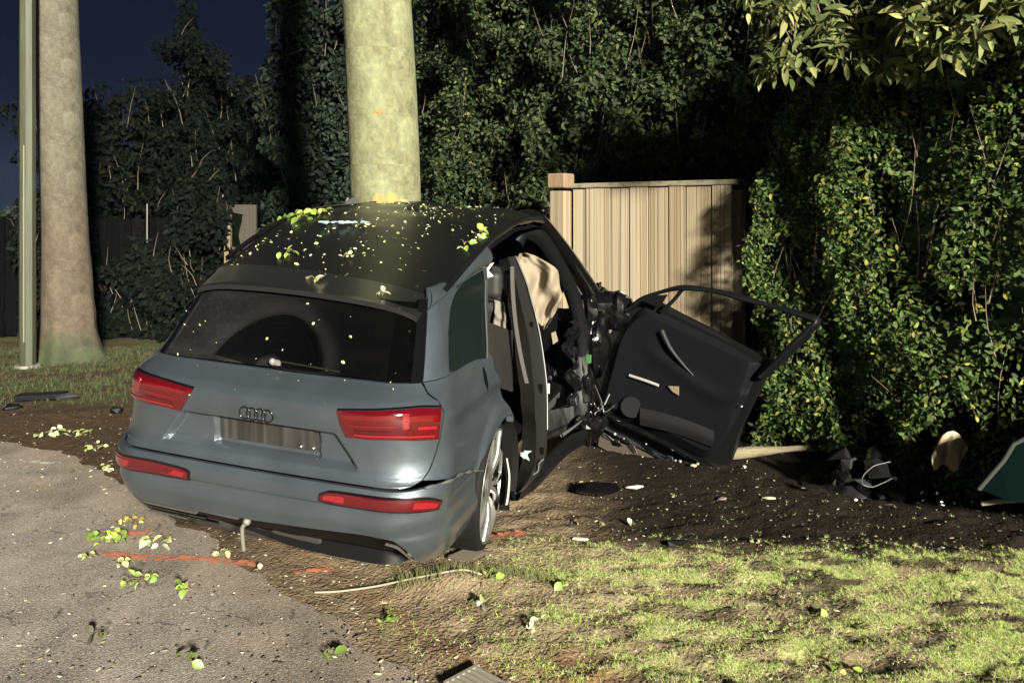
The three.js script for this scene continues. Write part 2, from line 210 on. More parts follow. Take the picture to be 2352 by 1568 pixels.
{ // the tree that was hit
  const b = V(-1.09, -.1, -7.45), g = group('beech_tree', b), t0 = at(864, 0, 7.45).sub(b), t1 = at(885, 465, 7.45).sub(b);
  const ax = [V(t1.x + .04, 0, 0), V(t1.x + .01, 1.0, 0), t1, t0, V(t0.x - .12, 5.6, 0), V(t0.x - .1, 8.2, 0)];
  const r = (y) => .316 + .16 * Math.exp(-y / .3) - .004 * y, lob = (a, y) => 1 + .03 * Math.sin(2 * a + .5 + y * .3) + .02 * Math.sin(3 * a + 1) - .085 * Math.exp(-((a - 1.02) ** 2) / .03) * sm(2.6, 3.6, y) + .05 * Math.exp(-((a - 1.3) ** 2) / .03) * sm(2.7, 3.3, y) + .05 * Math.exp(-((a - 1.45) ** 2) / .25 - ((y - 2.35) ** 2) / .16) + .02 * (fbm(a * 1.5, y * 1.4, 3, 3) - .5);
  mesh('trunk', trunkGeo(ax, r, lob, 90, 64), barkMat([.150, .156, .086], .013), g);
  const woodTex = tex(256, (u, v) => { const k = .6 + .5 * fbm(u * 40, v * 4, 2, 3, 0), s = fbm(u * 6, v * 6, 5, 3); return [k, k * (.9 + .2 * (s - .5)), k * (.8 + .4 * (s - .5))]; }, true);
  const wood = std([.40, .17, .045], .75, { map: woodTex, bumpMap: woodTex, bumpScale: .01 });
  const cax = new THREE.CatmullRomCurve3(ax);
  const scar = (name, aC, aH, yLow, yTop) => mesh(name, grid(30, 24, (u, v) => { const a = aC + (u - .5) * 2 * aH, top = yTop(u), y = mix(yLow(u), top, v); let t = 0; for (let i = 0, lo = 0, hi = 1; i < 22; i++) { t = (lo + hi) / 2; if (cax.getPoint(t).y < y) lo = t; else hi = t; } const p = cax.getPoint(t), R = r(y) * lob(a, y) + .008 * Math.sin(Math.PI * u) * Math.sin(Math.PI * Math.min(1, v * 1.0)) + .003; return V(p.x + Math.cos(a) * R, y, p.z + Math.sin(a) * R); }), wood, g, 'orange wood where the bark is torn off');
  scar('stripped_wood', 1.35, .62, () => .3, (u) => 2.15 + .09 * Math.sin(u * 3.1) + .02 * Math.sin(u * 19) + .012 * Math.sin(u * 43) - .07 * u * u * 0);
  scar('bark_nick', 1.52, .1, (u) => 2.93 + .008 * Math.sin(u * 9), (u) => 2.965 + .012 * Math.sin(u * 14));
  limbs(g, V(t0.x - .1, 8.1, 0), .27, barkMat([.2, .19, .1]), 4);
  tag(g, 'thick pale beech trunk the car has hit, bark torn to orange wood', 'tree');
}
{ // far tree on the left
  const d = 11.2, b = gnd(165, 832).setY(0), g = group('beech_tree', b);
  const pt = (px, py) => at(px, py, d).sub(b), ax = [pt(158, 840), pt(153, 640), pt(143, 400), pt(133, 180), pt(125, 0), pt(118, -300), pt(112, -700)];
  const r = (y) => .275 + .035 * sm(2, .6, y) + .15 * Math.exp(-y / .28), lob = (a, y) => 1 + .03 * Math.sin(2 * a + 2) + (.16 * Math.exp(-((a - .25) ** 2) / .12) + .1 * Math.exp(-((a - 2.2) ** 2) / .1) + .10 * Math.sin(a * 5) + .06 * Math.sin(a * 9 + 1)) * Math.exp(-y / .32) + (.035 + .09 * sm(1.7, .3, y)) * (fbm(a * 2.6, y * 3.2, 7, 4) - .5) + .07 * Math.exp(-((a - 1.9) ** 2) / .02 - ((y - 1.05) ** 2) / .006) - .06 * Math.exp(-((a - 1.35) ** 2) / .012 - ((y - .95) ** 2) / .03);
  mesh('trunk', trunkGeo(ax, r, lob, 100, 56), barkMat([1, 1, 1], .014), g);
  { const gg = g.children[0].geometry, p = gg.attributes.position, col = new Float32Array(p.count * 3); for (let i = 0; i < p.count; i++) { const y = p.getY(i), k = sm(3.2, 1.2, y), q = .8 + .4 * fbm(p.getX(i) * 5, y * 3, p.getZ(i) * 5, 3); col.set([mix(.080, .066, k) * q, mix(.074, .048, k) * q, mix(.054, .033, k) * q], i * 3); } for (let i = 0; i < p.count; i++) { const y = p.getY(i), m = sm(.5, .12, y - .35 * (fbm(p.getX(i) * 6, p.getZ(i) * 6, 2, 3) - .4)); col[i * 3] = mix(col[i * 3], .022, m); col[i * 3 + 1] = mix(col[i * 3 + 1], .030, m); col[i * 3 + 2] = mix(col[i * 3 + 2], .008, m); } gg.setAttribute('color', new THREE.BufferAttribute(col, 3)); g.children[0].material.vertexColors = true; }
  mesh('moss', trunkGeo(ax.slice(0, 2), (y) => r(y) + .008, (a, y) => lob(a, y) * (1 + .015 * (fbm(a * 9, y * 14, 2, 2) - .5)), 10, 56), std([.05, .062, .018], 1, { map: soilTex, bumpMap: soilBump, bumpScale: .03 }), g).scale.set(1, .2, 1);
  limbs(g, pt(112, -690), .24, barkMat([.17, .15, .1]), 4);
  tag(g, 'slender grey brown beech trunk with mossy foot at the left', 'tree');
}
{ // lamp post in front of it
  const d = 10.6, b = gnd(64, 846).setY(0), g = group('lamp_post', b), pole = new THREE.CylinderGeometry(.088, .1, 8.6, 8, 1).toNonIndexed(); pole.rotateY(.32); pole.computeVertexNormals();
  pole.translate(-.012, 4.3, 0);
  mesh('pole', pole, std([.046, .052, .033], .55, { metalness: .15, map: bark }), g);
  mesh('cover_seam', new THREE.BoxGeometry(.014, 2.5, .012).translate(.0, 1.6, .096), std([.14, .14, .105], .4, { metalness: .2 }), g);
  mesh('base_flange', new THREE.CylinderGeometry(.15, .17, .05, 16).translate(-.012, .025, 0), std([.1, .1, .09], .7), g);
  const arm = mesh('lamp_arm', taper([V(0, 8.5, 0), V(.4, 8.9, .5), V(1, 9, 1.3)], () => .04, 12, 8), std([.12, .13, .1], .5), g);
  mesh('lamp_head', new RoundedBoxGeometry(.3, .12, .6, 3, .04).translate(1.05, 8.98, 1.5), std([.12, .13, .12], .5), g);
  tag(g, 'grey green steel lamp post at the far left, before the trunk', 'lamp post');
}
// ---------------------------------------------------------------- fences in the back
{
  const grain = tex(256, (u, v) => { const k = .25 + 1.3 * fbm(u * 34, v * 1.1, 3, 4, 0) * (.55 + .9 * fbm(u * 11, v * .7 + 3, 6, 3)), s = fbm(u * 9, v * 1.2, 9, 2); return [k, k * (.95 + .1 * (s - .5)), k * (.86 + .22 * (s - .5))]; }, true);
  const woodTone = [[.168, .135, .092], [.21, .177, .128], [.185, .15, .103], [.15, .122, .084]].map((c) => std(c, .8, { map: grain, bumpMap: grain, bumpScale: .006 }));
  const A = V(.455, 0, -8.42), dir = V(.82, 0, .572), nr = V(-.572, 0, .82), g = group('wooden_fence', A), th = Math.atan2(-dir.z, dir.x);
  const place = (name, geo, mat, s, y, out) => { const m = mesh(name, geo, mat, g); m.position.copy(dir.clone().multiplyScalar(s).addScaledVector(nr, out)).setY(y); m.rotation.set(0, th, 0); if (name === 'plank') m.rotateZ(rr(-.004, .004)); return m; };
  place('post', new RoundedBoxGeometry(.17, 2.2, .16, 2, .012), woodTone[0], .08, 1.1, .05);
  place('post_cap', new RoundedBoxGeometry(.21, .15, .2, 2, .02), std([.14, .095, .06], .85, { map: grain }), .08, 2.30, .05);
  let s = .2;
  for (let i = 0; i < 14; i++) { const w = rr(.15, .27), geo = new THREE.BoxGeometry(w - .008, 2.2, .024, 3, 1, 1), uv = geo.attributes.uv, o = rr(0, 3); for (let k = 0; k < uv.count; k++) uv.setXY(k, uv.getX(k) * w * 1.6 + o, uv.getY(k) * .5 + o); place('plank', geo, woodTone[Math.floor(rnd() * 4)], s + w / 2, 1.12 + rr(-.006, .006), (i % 2) * .012 + rr(-.003, .003)); s += w; if (i === 7) { s += .035; } if (i === 7) place('post', new THREE.BoxGeometry(.1, 2.2, .1), woodTone[3], s - .02, 1.08, -.08); if (s > 1.7) break; }
  place('top_rail', new RoundedBoxGeometry(s - .15, .05, .075, 2, .012), std([.15, .13, .09], .85, { map: grain }), (s + .2) / 2, 2.248, .0);
  tag(g, 'pale vertical board fence with square post behind the open car door', 'fence');
  // dark boards and gate on the left
  const dk = [[.0016, .0017, .0021], [.0023, .0023, .0026], [.0012, .0013, .0017]].map((c) => phy(c, .9, { map: grain, bumpMap: grain, bumpScale: .004, specularIntensity: .04 }));  // board colours near black, holding the dark of the unlit background
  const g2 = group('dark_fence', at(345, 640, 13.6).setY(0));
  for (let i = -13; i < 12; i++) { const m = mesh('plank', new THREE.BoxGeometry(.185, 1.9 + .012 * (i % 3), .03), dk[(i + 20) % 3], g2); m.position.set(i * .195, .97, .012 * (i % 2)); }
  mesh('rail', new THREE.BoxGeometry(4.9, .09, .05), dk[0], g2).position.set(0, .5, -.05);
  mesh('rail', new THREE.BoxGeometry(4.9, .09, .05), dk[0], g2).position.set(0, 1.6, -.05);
  g2.rotation.y = .12; tag(g2, 'board fence left of the car, its unlit look put into a near-black colour', 'fence');
  for (const [px, y0, y1, lab] of [[337, 690, 468, 'thin pale stake in front of the black boards, nearer the trunk'], [511, 600, 446, 'thin pale stake beside the brown board, close to the car roof']]) {
    const p = at(px, y1, 13.2), q = mesh('garden_stake', new THREE.CylinderGeometry(.011, .013, p.y, 6).translate(0, p.y / 2, 0), std([.08, .078, .072], .5), scene); q.position.set(p.x, 0, p.z); tag(q, lab, 'stake');
  }
  { const p = at(552, 470, 12.9), g3 = group('brown_board', V(p.x, 0, p.z)); mesh('board', new THREE.BoxGeometry(.5, p.y, .05).translate(0, p.y / 2, 0), std([.018, .0145, .011], .85, { map: grain }), g3); mesh('post', new THREE.BoxGeometry(.09, p.y - .32, .09).translate(-.14, (p.y - .32) / 2, .16), std([.09, .068, .042], .8, { map: grain }), g3); tag(g3, 'short brown wooden board panel behind the car roof, its shade put into the dark colour', 'board'); }  // board colour lowered to look shaded
}
// timber edging under the ivy
{
  const m = mesh('edging_log', taper([gnd(1640, 1062).setY(.05), gnd(1740, 1054).setY(.06), gnd(1890, 1040).setY(.045), gnd(2010, 1050).setY(.03)], (v) => .035 + .012 * Math.sin(v * 9), 24, 8), std([.14, .12, .075], .9, { map: bark, bumpMap: barkBump, bumpScale: .01 }), scene);
  tag(m, 'weathered log lying along the foot of the ivy hedge', 'log');
}
// ---------------------------------------------------------------- the wrecked car (local axes: x right, y up, -z forward, origin on the ground under the rear bumper)
const carM = new THREE.Matrix4().makeBasis(V(.94896, -.05168, .31113), V(.02745, .99627, .08178), V(-.3142, -.06906, .94684)).setPosition(-1.3023, H - 1.934, -4.0904);
const carInv = carM.clone().invert();
const car = group('wrecked_car'); carM.decompose(car.position, car.quaternion, car.scale);
tag(car, 'grey SUV wrecked against the tree, seen from behind, door torn open', 'car');
const P = (x, y, z) => V(x, y, -z), cl = (px, py, d) => at(px, py, d).applyMatrix4(carInv);
// smooth interpolation in tables
function tab(rows){const n=rows[0].length-1;return (y,k)=>{let i=0;while(i<rows.length-2&&y>rows[i+1][0])i++;const a=rows[Math.max(0,i-1)],b=rows[i],c=rows[i+1],d=rows[Math.min(rows.length-1,i+2)];
 let t=(y-b[0])/(c[0]-b[0]);t=Math.max(0,Math.min(1,t));const h=c[0]-b[0];
 const s=(c[k]-b[k])/h,s0=i>0?(b[k]-a[k])/(b[0]-a[0]):s,s1=i<rows.length-2?(d[k]-c[k])/(d[0]-c[0]):s;
 const lim=(p,q)=>p*q<=0?0:2*p*q/(p+q);const m0=lim(s0,s)*h,m1=lim(s,s1)*h;
 const t2=t*t,t3=t2*t;return (2*t3-3*t2+1)*b[k]+(t3-2*t2+t)*m0+(-2*t3+3*t2)*c[k]+(t3-t2)*m1;};}
// height, half width, rearmost z, corner radius
const body=tab([[.20,.80,.24,.30],[.28,.88,.12,.30],[.42,.93,.04,.30],[.55,.945,.005,.28],[.66,.945,0,.28],[.70,.94,.02,.28],[.74,.935,.05,.30],[.82,.93,.062,.32],[.92,.92,.055,.33],[1.0,.91,.045,.33],[1.045,.90,.045,.33],[1.085,.885,.08,.33],[1.12,.865,.15,.30],[1.15,.85,.215,.26],[1.2,.825,.26,.24],[1.35,.765,.37,.22],[1.5,.70,.48,.20],[1.56,.66,.53,.20]]);
function S(s,Y,off=0){const sg=Math.sign(s)||1,a=Math.abs(s),w=body(Y,1),z0=body(Y,2),r=body(Y,3),k=.035;
 let xc=w-r;for(let i=0;i<4;i++){const a0=Math.atan(2*k*xc);xc=w-r*(1-Math.sin(a0));}
 const a0=Math.atan(2*k*xc),L=r*(Math.PI/2-a0);let x,z,h;
 if(a<xc){x=a;z=z0+k*a*a;h=Math.atan(2*k*a);}
 else if(a<xc+L){h=a0+(a-xc)/r;x=xc+r*(Math.sin(h)-Math.sin(a0));z=z0+k*xc*xc+r*(Math.cos(a0)-Math.cos(h));}
 else{h=Math.PI/2;x=w;z=z0+k*xc*xc+r*Math.cos(a0)+(a-xc-L);}
 x+=off*Math.sin(h);z-=off*Math.cos(h);
 if(sg<0)x*=1+.035*Math.min(1,a/.5);return V(sg*x,Y,-z);}
const dust = tex(512, (u, v) => { const a = fbm(u * 8, v * 8, 1, 5, 8), b = noise(u * 200, v * 200, 3, 200); const k = .29 + .24 * a + (b > .93 ? .2 : 0); return [k, k, k]; });
const paintTex = tex(512, (u, v) => { const a = fbm(u * 5, v * 5, 6, 5, 5), b = noise(u * 180, v * 180, 9, 180); const k = .88 + .24 * (a - .5) + (b > .975 ? .5 : 0); return [k, k, k]; }, true);
const paint = phy([.063, .075, .090], 1, { metalness: .64, roughnessMap: dust, map: paintTex, clearcoat: .9, clearcoatRoughness: .12 });
const spoilerMat = phy([.006, .0066, .0068], .3, { clearcoat: .5, clearcoatRoughness: .12 });   // satin near-black; shaded look of body paint put into the spoiler colour
const gloss = phy([.002, .002, .0024], .14, { clearcoat: .6, clearcoatRoughness: .05 });
const roofMat = phy([.0018, .0019, .002], .38, { clearcoat: .35, clearcoatRoughness: .2 });
const plastic = phy([.0022, .0024, .003], .5, { specularIntensity: .3 }), trim = phy([.004, .004, .005], .55, { specularIntensity: .5 }), rubber = phy([.0035, .0035, .0035], .8, { specularIntensity: .3 }), dark = phy([.0012, .0012, .0015], .95, { specularIntensity: .1 });
const chrome = phy([.62, .62, .6], .22, { metalness: 1 }), steel = phy([.10, .10, .098], .45, { metalness: .6 });
// a raised panel on the body surface with closed edges; fn(t, v) -> [s, height]
function panel(name, nu, nv, fn, mat, o = {}) {
  const { off = 0, bump = () => 0, skirt = .02, parent = car, cr = .5, label } = o;
  const g = grid(nu + 2, nv + 2, (u, v) => { const i = Math.round(u * (nu + 2)), j = Math.round(v * (nv + 2)), e = i === 0 || j === 0 || i === nu + 2 || j === nv + 2, t = Math.min(1, Math.max(0, (i - 1) / nu)), w = Math.min(1, Math.max(0, (j - 1) / nv)), [s, y] = fn(t, w); return S(s, y, e ? off - skirt : off + bump(t, w, s, y)); }, (u, v) => { const t = Math.min(1, Math.max(0, (u * (nu + 2) - 1) / nu)), w = Math.min(1, Math.max(0, (v * (nv + 2) - 1) / nv)), [s, y] = fn(t, w); return [s, y]; });
  return mesh(name, crease(g, cr), mat, parent, label);
}
const lerpLine = (L, t) => { const x = t * (L.length - 1), i = Math.min(L.length - 2, Math.floor(x)), f = x - i; return [mix(L[i][0], L[i + 1][0], f), mix(L[i][1], L[i + 1][1], f)]; };
const strip = (bot, top) => (t, v) => { const a = lerpLine(bot, t), b = lerpLine(top, t); return [mix(a[0], b[0], v), mix(a[1], b[1], v)]; };
const smoothLine = (L, n = 24) => { const c = new THREE.CatmullRomCurve3(L.map(([x, y]) => V(x, y, 0)), false, 'catmullrom', .4), r = []; for (let i = 0; i <= n; i++) { const p = c.getPoint(i / n); r.push([p.x, p.y]); } return r; };
const flip = (L) => L.map(([s, y]) => [-s * .965, y]);
// tailgate outline: half width at each height
const gate = (y) => { const T = [[.708, .80], [.714, .84], [.73, .872], [.767, .905], [.9, .963], [.97, .985], [1.02, 1.0], [1.05, .985], [1.075, .955], [1.11, .86], [1.15, .79]]; let i = 0; while (i < T.length - 2 && y > T[i + 1][0]) i++; return mix(T[i][1], T[i + 1][1], Math.min(1, Math.max(0, (y - T[i][0]) / (T[i + 1][0] - T[i][0])))); };
const recess = (s, y) => { const a = Math.abs(s), hw = mix(.545, .435, (y - .77) / .15), k = sm(hw + .012, hw - .022, a) * sm(.75, .785, y) * sm(.932, .915, y); const pl = sm(.305, .292, Math.abs(s - .03)) * sm(.772, .782, y) * sm(.934, .926, y); return -.042 * k - .024 * pl; };
panel('tailgate', 150, 90, (t, v) => { const y = mix(.708, 1.15, v); return [(t * 2 - 1) * gate(y) * (t < .5 ? .955 : 1), y]; }, paint, { bump: (t, v, s, y) => recess(s, y) - .003 * sm(.735, .728, y) + .004 * Math.exp(-((y - .735) ** 2) / .0001), cr: .35 });
panel('shut_gap', 80, 50, (t, v) => [mix(-.97, 1.03, t), mix(.69, 1.16, v)], dark, { off: -.10, skirt: .01 });
// lights
const lensR = phy([.045, .0013, .003], .1, { clearcoat: 1, clearcoatRoughness: .04 }), lensD = phy([.03, .001, .002], .12, { clearcoat: 1, clearcoatRoughness: .04 }), lensL = phy([.125, .005, .008], .12, { clearcoat: 1, clearcoatRoughness: .05 });
const lensM = phy([.072, .002, .0035], .12, { clearcoat: 1, clearcoatRoughness: .05 });
const ribs = (n) => (t, v) => .0012 * Math.sin(v * n);
function taillight(bot, top, lab, bright) {
  const m = panel('taillight', 40, 16, strip(bot, top), lensR, { off: .006, cr: .5, label: lab, bump: (t, v) => .003 * Math.sin(Math.PI * v) });
  const sub = (t0, t1, v0, v1, mat, o = .012) => panel('light_bar', 20, 5, (t, v) => strip(bot, top)(mix(t0, t1, t), mix(v0, v1, v)), mat, { off: o, parent: m, skirt: .006 });
  const A = lensL, B = lensM; sub(.06, .55, .70, .86, B); sub(.09, .55, .44, .52, B); sub(.62, .95, .62, .80, B); sub(.60, .645, .40, .9, A); sub(.12, .92, .1, .17, A); sub(.72, .94, .36, .46, A, .0125); sub(.14, .5, .26, .32, lensD);
  panel('black_edge', 40, 3, (t, v) => { const a = lerpLine(top, t); return [a[0], a[1] + mix(.002, .009, v)]; }, gloss, { off: .004, parent: m, skirt: .008 });
  return m;
}
const LB = smoothLine([[.496, .921], [.60, .923], [.724, .927], [.86, .915], [.958, .902]]), LT = smoothLine([[.452, 1.047], [.58, 1.058], [.717, 1.066], [.86, 1.065], [.985, 1.048]]);
taillight(LB, LT, 'right taillight', false);
const LBl = smoothLine([[-.437, .927], [-.54, .936], [-.66, .94], [-.78, .935], [-.885, .925]]), LTl = smoothLine([[-.356, 1.054], [-.5, 1.066], [-.64, 1.076], [-.78, 1.073], [-.92, 1.056]]);
taillight(LBl, LTl, 'left taillight', true);
// emblem of four linked rings, plate, bumper lamps
const frameAt = (s, y, off) => { const p = S(s, y, off), tx = S(s + .01, y).sub(S(s - .01, y)).normalize(), ty = S(s, y + .01).sub(S(s, y - .01)).normalize(); return [p, tx, ty, tx.clone().cross(ty).normalize()]; };
function stick(o, s, y, off) { const [p, tx, ty, n] = frameAt(s, y, off); const yy = n.clone().cross(tx); o.quaternion.setFromRotationMatrix(new THREE.Matrix4().makeBasis(tx, yy, n)); o.position.copy(p); return o; }
{ const e = group('emblem', V(0, 0, 0), car); const blk = phy([.003, .003, .003], .25, { metalness: .3, clearcoat: .6 }); for (let i = 0; i < 4; i++) { const r = mesh('ring', new THREE.TorusGeometry(.031, .0035, 8, 36), blk, e); stick(r, .012 + (i - 1.5) * .0435, .975, .008 + (i % 2) * .0015); } }
{ const pt = tex(128, (u, v) => { const k = .004 + .03 * Math.pow(fbm(u * 40, v * 2, 2, 3), 2) + .012 * Math.pow(noise(u * 9, v * 3, 5), 2); return [k, k * .95, k * .9]; }, true); const m = panel('licence_plate', 20, 4, (t, v) => [mix(-.255, .315, t), mix(.80, .915, v)], phy([1, 1, 1], .5, { map: pt }), { off: -.058, skirt: .006 });
  for (const s of [.215, .285]) stick(mesh('screw', new THREE.SphereGeometry(.009, 8, 6), chrome, m), s, .815, -.056);
  panel('plate_lamp', 14, 3, (t, v) => [mix(-.2, .26, t), mix(.921, .93, v)], gloss, { off: -.03, skirt: .02 }); }
const RB = smoothLine([[.393, .622], [.46, .614], [.60, .614], [.76, .614], [.9, .603], [.985, .593]]), RT = smoothLine([[.396, .642], [.45, .664], [.60, .667], [.76, .667], [.92, .655], [1.01, .615]]);
const RBl = smoothLine([[-.355, .607], [-.46, .604], [-.6, .602], [-.75, .594], [-.90, .582]]), RTl = smoothLine([[-.352, .637], [-.39, .652], [-.55, .66], [-.72, .657], [-.905, .642]]);
for (const [b, t, lab, mat] of [[RB, RT, 'right bumper lamp', lensR], [RBl, RTl, 'left bumper lamp', lensR]]) { const m = panel('bumper_lamp', 40, 8, strip(b, t), mat, { off: .009, label: lab, bump: (u, v) => .002 * Math.sin(Math.PI * v) }); panel('lamp_rim', 40, 10, (u, v) => { const q = strip(b, t)(u, v); return [q[0] + (u - .5) * .02 * Math.sign(q[0]), q[1] + (v - .5) * .018]; }, gloss, { off: .004, parent: m, skirt: .01 }); for (const [a, c] of [[.08, .3], [.72, .94]]) panel('lamp_cell', 10, 4, (u, v) => strip(b, t)(mix(a, c, u), mix(.25, .8, v)), mat === lensR ? lensL : lensR, { off: .014, parent: m, skirt: .006 }); }
// rear bumper (left end cut up short, right end deep), crease and lower black diffuser
const bTop = smoothLine([[-1.75, .60], [-1.3, .655], [-1.0, .691], [-.80, .695], [-.4, .696], [.4, .696], [.80, .695], [.92, .699], [1.17, .684], [1.462, .60]], 120);
const bBot = smoothLine([[-1.55, .42], [-1.2, .42], [-.9, .43], [-.7, .435], [-.3, .43], [.3, .455], [.62, .47], [.76, .45], [.81, .38], [.845, .27], [.9, .235], [1.1, .235], [1.3, .26], [1.43, .30]], 120);
panel('rear_bumper', 150, 44, strip(bBot, bTop), paint, { bump: (t, v, s, y) => { const c = .607 + .0 * s, k = sm(c - .012, c + .004, y); const low = sm(.545, .525, y) * sm(.80, .9, s) ; return .010 * (k - 1) * sm(.50, .59, y) - .010 * Math.exp(-((y - .5) ** 2) / .002) * sm(.7, .85, s) + .007 * sm(.47, .44, y) * sm(.70, .8, s); }, cr: .4 });
panel('diffuser', 80, 20, strip(smoothLine([[-.80, .30], [-.6, .22], [-.2, .17], [.0, .14], [.4, .13], [.84, .14]], 40), smoothLine([[-1.05, .445], [-.7, .445], [-.3, .44], [.3, .465], [.62, .48], [.80, .45]], 40)), plastic, { off: -.15, bump: (t, v) => -.03 * Math.sin(v * 3.1) });  // black plastic, carried lower at right for the shade under the bumper
panel('diffuser_trim', 60, 4, strip(smoothLine([[-.90, .425], [-.6, .425], [-.1, .42]], 30), smoothLine([[-.93, .438], [-.6, .437], [-.1, .431]], 30)), steel, { off: -.006, skirt: .02 });
for (let k = 0; k < 3; k++) panel('exhaust_slat', 40, 3, (t, v) => [mix(-.90 + .02 * k, -.36 + .05 * k, t), .395 - .026 * k + .012 * v - .0 * t], k === 0 ? steel : gloss, { off: -.01 - .006 * k, skirt: .02 });
panel('exhaust_trim', 30, 4, strip(smoothLine([[-.72, .31], [-.66, .335], [-.45, .33]], 20), smoothLine([[-.71, .325], [-.655, .348], [-.44, .342]], 20)), steel, { off: -.02, skirt: .01 });
panel('exhaust_trim', 20, 4, strip(smoothLine([[.70, .415], [.76, .39], [.80, .32], [.82, .29]], 20), smoothLine([[.71, .425], [.772, .40], [.81, .33], [.832, .295]], 20)), steel, { off: -.02, skirt: .01 });
mesh('underbody', new RoundedBoxGeometry(1.5, .16, 3.2, 2, .04).translate(0, .33, -1.95), std([.008, .008, .008], .9), car);
mesh('muffler', new RoundedBoxGeometry(.9, .15, .3, 4, .06).translate(-.25, .2, -.55), std([.03, .028, .026], .6, { metalness: .5 }), car);
mesh('tow_bar', merged([tube([P(-.074, .262, .06), P(-.072, .31, .05), P(-.068, .385, .04), P(-.05, .412, .045)], .0105, 24, 8), new THREE.SphereGeometry(.02, 12, 8).translate(-.045, .42, -.045)]), phy([.13, .122, .1], .5, { metalness: .3 }), car, 'pale hook standing up from under the bumper');
// quarter panels
const archR = (z) => .37 + Math.sqrt(Math.max(0, .39 * .39 - (z - 1.05) ** 2));
const sOfZ = (z) => z + .79;                                   // arc length to depth on the flank below the belt
const qBot = smoothLine([[.878, .73], [.95, .722], [1.17, .692], [1.44, .612], [1.50, .655], [1.6, .715], [1.72, .755], [1.84, .768], [1.93, .745], [1.985, .70]], 80), qTop = smoothLine([[.80, 1.15], [1.0, 1.152], [1.3, 1.153], [1.5, 1.15], [1.60, 1.13], [1.66, 1.10], [1.73, 1.03], [1.80, .93], [1.86, .82], [1.985, .715]], 80);
const quarter = (bt, tp, sg) => (t, v) => { const a = lerpLine(bt, t), b = lerpLine(tp, t), y = mix(a[1], b[1], v); let s = mix(a[0], b[0], v); const sl = mix(bt[0][0], tp[0][0], v); s += Math.pow(1 - t, 3) * (sg * (gate(y) * (sg < 0 ? .955 : 1) + .011) - sl); return [s, y]; };
const flare = (t, v, s, y) => { const q = S(s, y), z = -q.z, r = Math.hypot(z - 1.05, y - .37); return .022 * sm(.50, .44, r) + .012 * Math.exp(-((y - .99) ** 2) / .002) * sm(.9, 1.15, Math.abs(s)) - .01 * Math.exp(-((y - .90) ** 2) / .004) * sm(1, 1.3, Math.abs(s)); };
panel('quarter_panel', 110, 70, quarter(qBot, qTop, 1), paint, { bump: flare, cr: .4 });
panel('quarter_panel', 60, 40, quarter(flip(qBot).map(([s, y]) => [s, y]), flip(qTop), -1), paint, { bump: flare, cr: .4, label: 'left rear side panel' });
mesh('tear', taper([S(1.50, 1.1, .006), S(1.545, 1.03, .012), S(1.57, .965, .006)], (v) => .011 * Math.sin(Math.PI * (.12 + .85 * v)), 14, 6), dark, car, 'black slit torn in the right side panel');
mesh('seam_damage', taper([S(.90, .704, .01), S(1.06, .70, .016), S(1.17, .69, .012), S(1.30, .664, .02), S(1.40, .632, .014), S(1.47, .606, .03)], (v) => .006 + .004 * Math.sin(v * 31), 30, 6), steel, car, 'bent bright metal along the open bumper seam');
// wheel arch liner and flank beyond
mesh('wheel_housing', grid(20, 6, (u, v) => { const a = Math.PI * (1.15 - 1.3 * u); return P(mix(.93, .6, v), .37 + Math.sin(a) * .385, 1.05 - Math.cos(a) * -.385); }), rubber, car);
// side glass and pillars
const dTop = smoothLine([[.70, 1.555], [.9, 1.56], [1.2, 1.56], [1.56, 1.56]], 30), dBot = smoothLine([[.80, 1.154], [1.0, 1.154], [1.3, 1.154], [1.56, 1.15]], 30);
panel('rear_pillar', 50, 40, (t, v) => { const a = lerpLine(dBot, t), b = lerpLine(dTop, t); return [mix(a[0], b[0], v), mix(a[1], b[1], v)]; }, paint, { off: -.004 });
panel('rear_pillar', 50, 40, (t, v) => { const a = lerpLine(dBot, t), b = lerpLine(dTop, t); return [-.955 * mix(a[0], b[0], v), mix(a[1], b[1], v)]; }, paint, { off: -.004 });
const qgB = smoothLine([[.985, 1.165], [1.06, 1.158], [1.2, 1.155], [1.35, 1.148], [1.52, 1.128]], 30), qgT = smoothLine([[.948, 1.33], [.965, 1.43], [1.03, 1.49], [1.16, 1.53], [1.475, 1.552]], 30);
const sideGlass = phy([.004, .006, .006], .14, { specularIntensity: .35 });
panel('quarter_window', 36, 24, strip(qgB, qgT), sideGlass, { off: .003, skirt: .008 });
panel('quarter_window', 36, 24, strip(flip(qgB), flip(qgT)), sideGlass, { off: .003, skirt: .008 });
mesh('window_edge', tube([S(1.52, 1.128, .012), S(1.50, 1.2, .014), S(1.47, 1.38, .012), S(1.475, 1.5, .012)], .005, 20, 6), steel, car, 'thin broken metal edge of the rear side window');
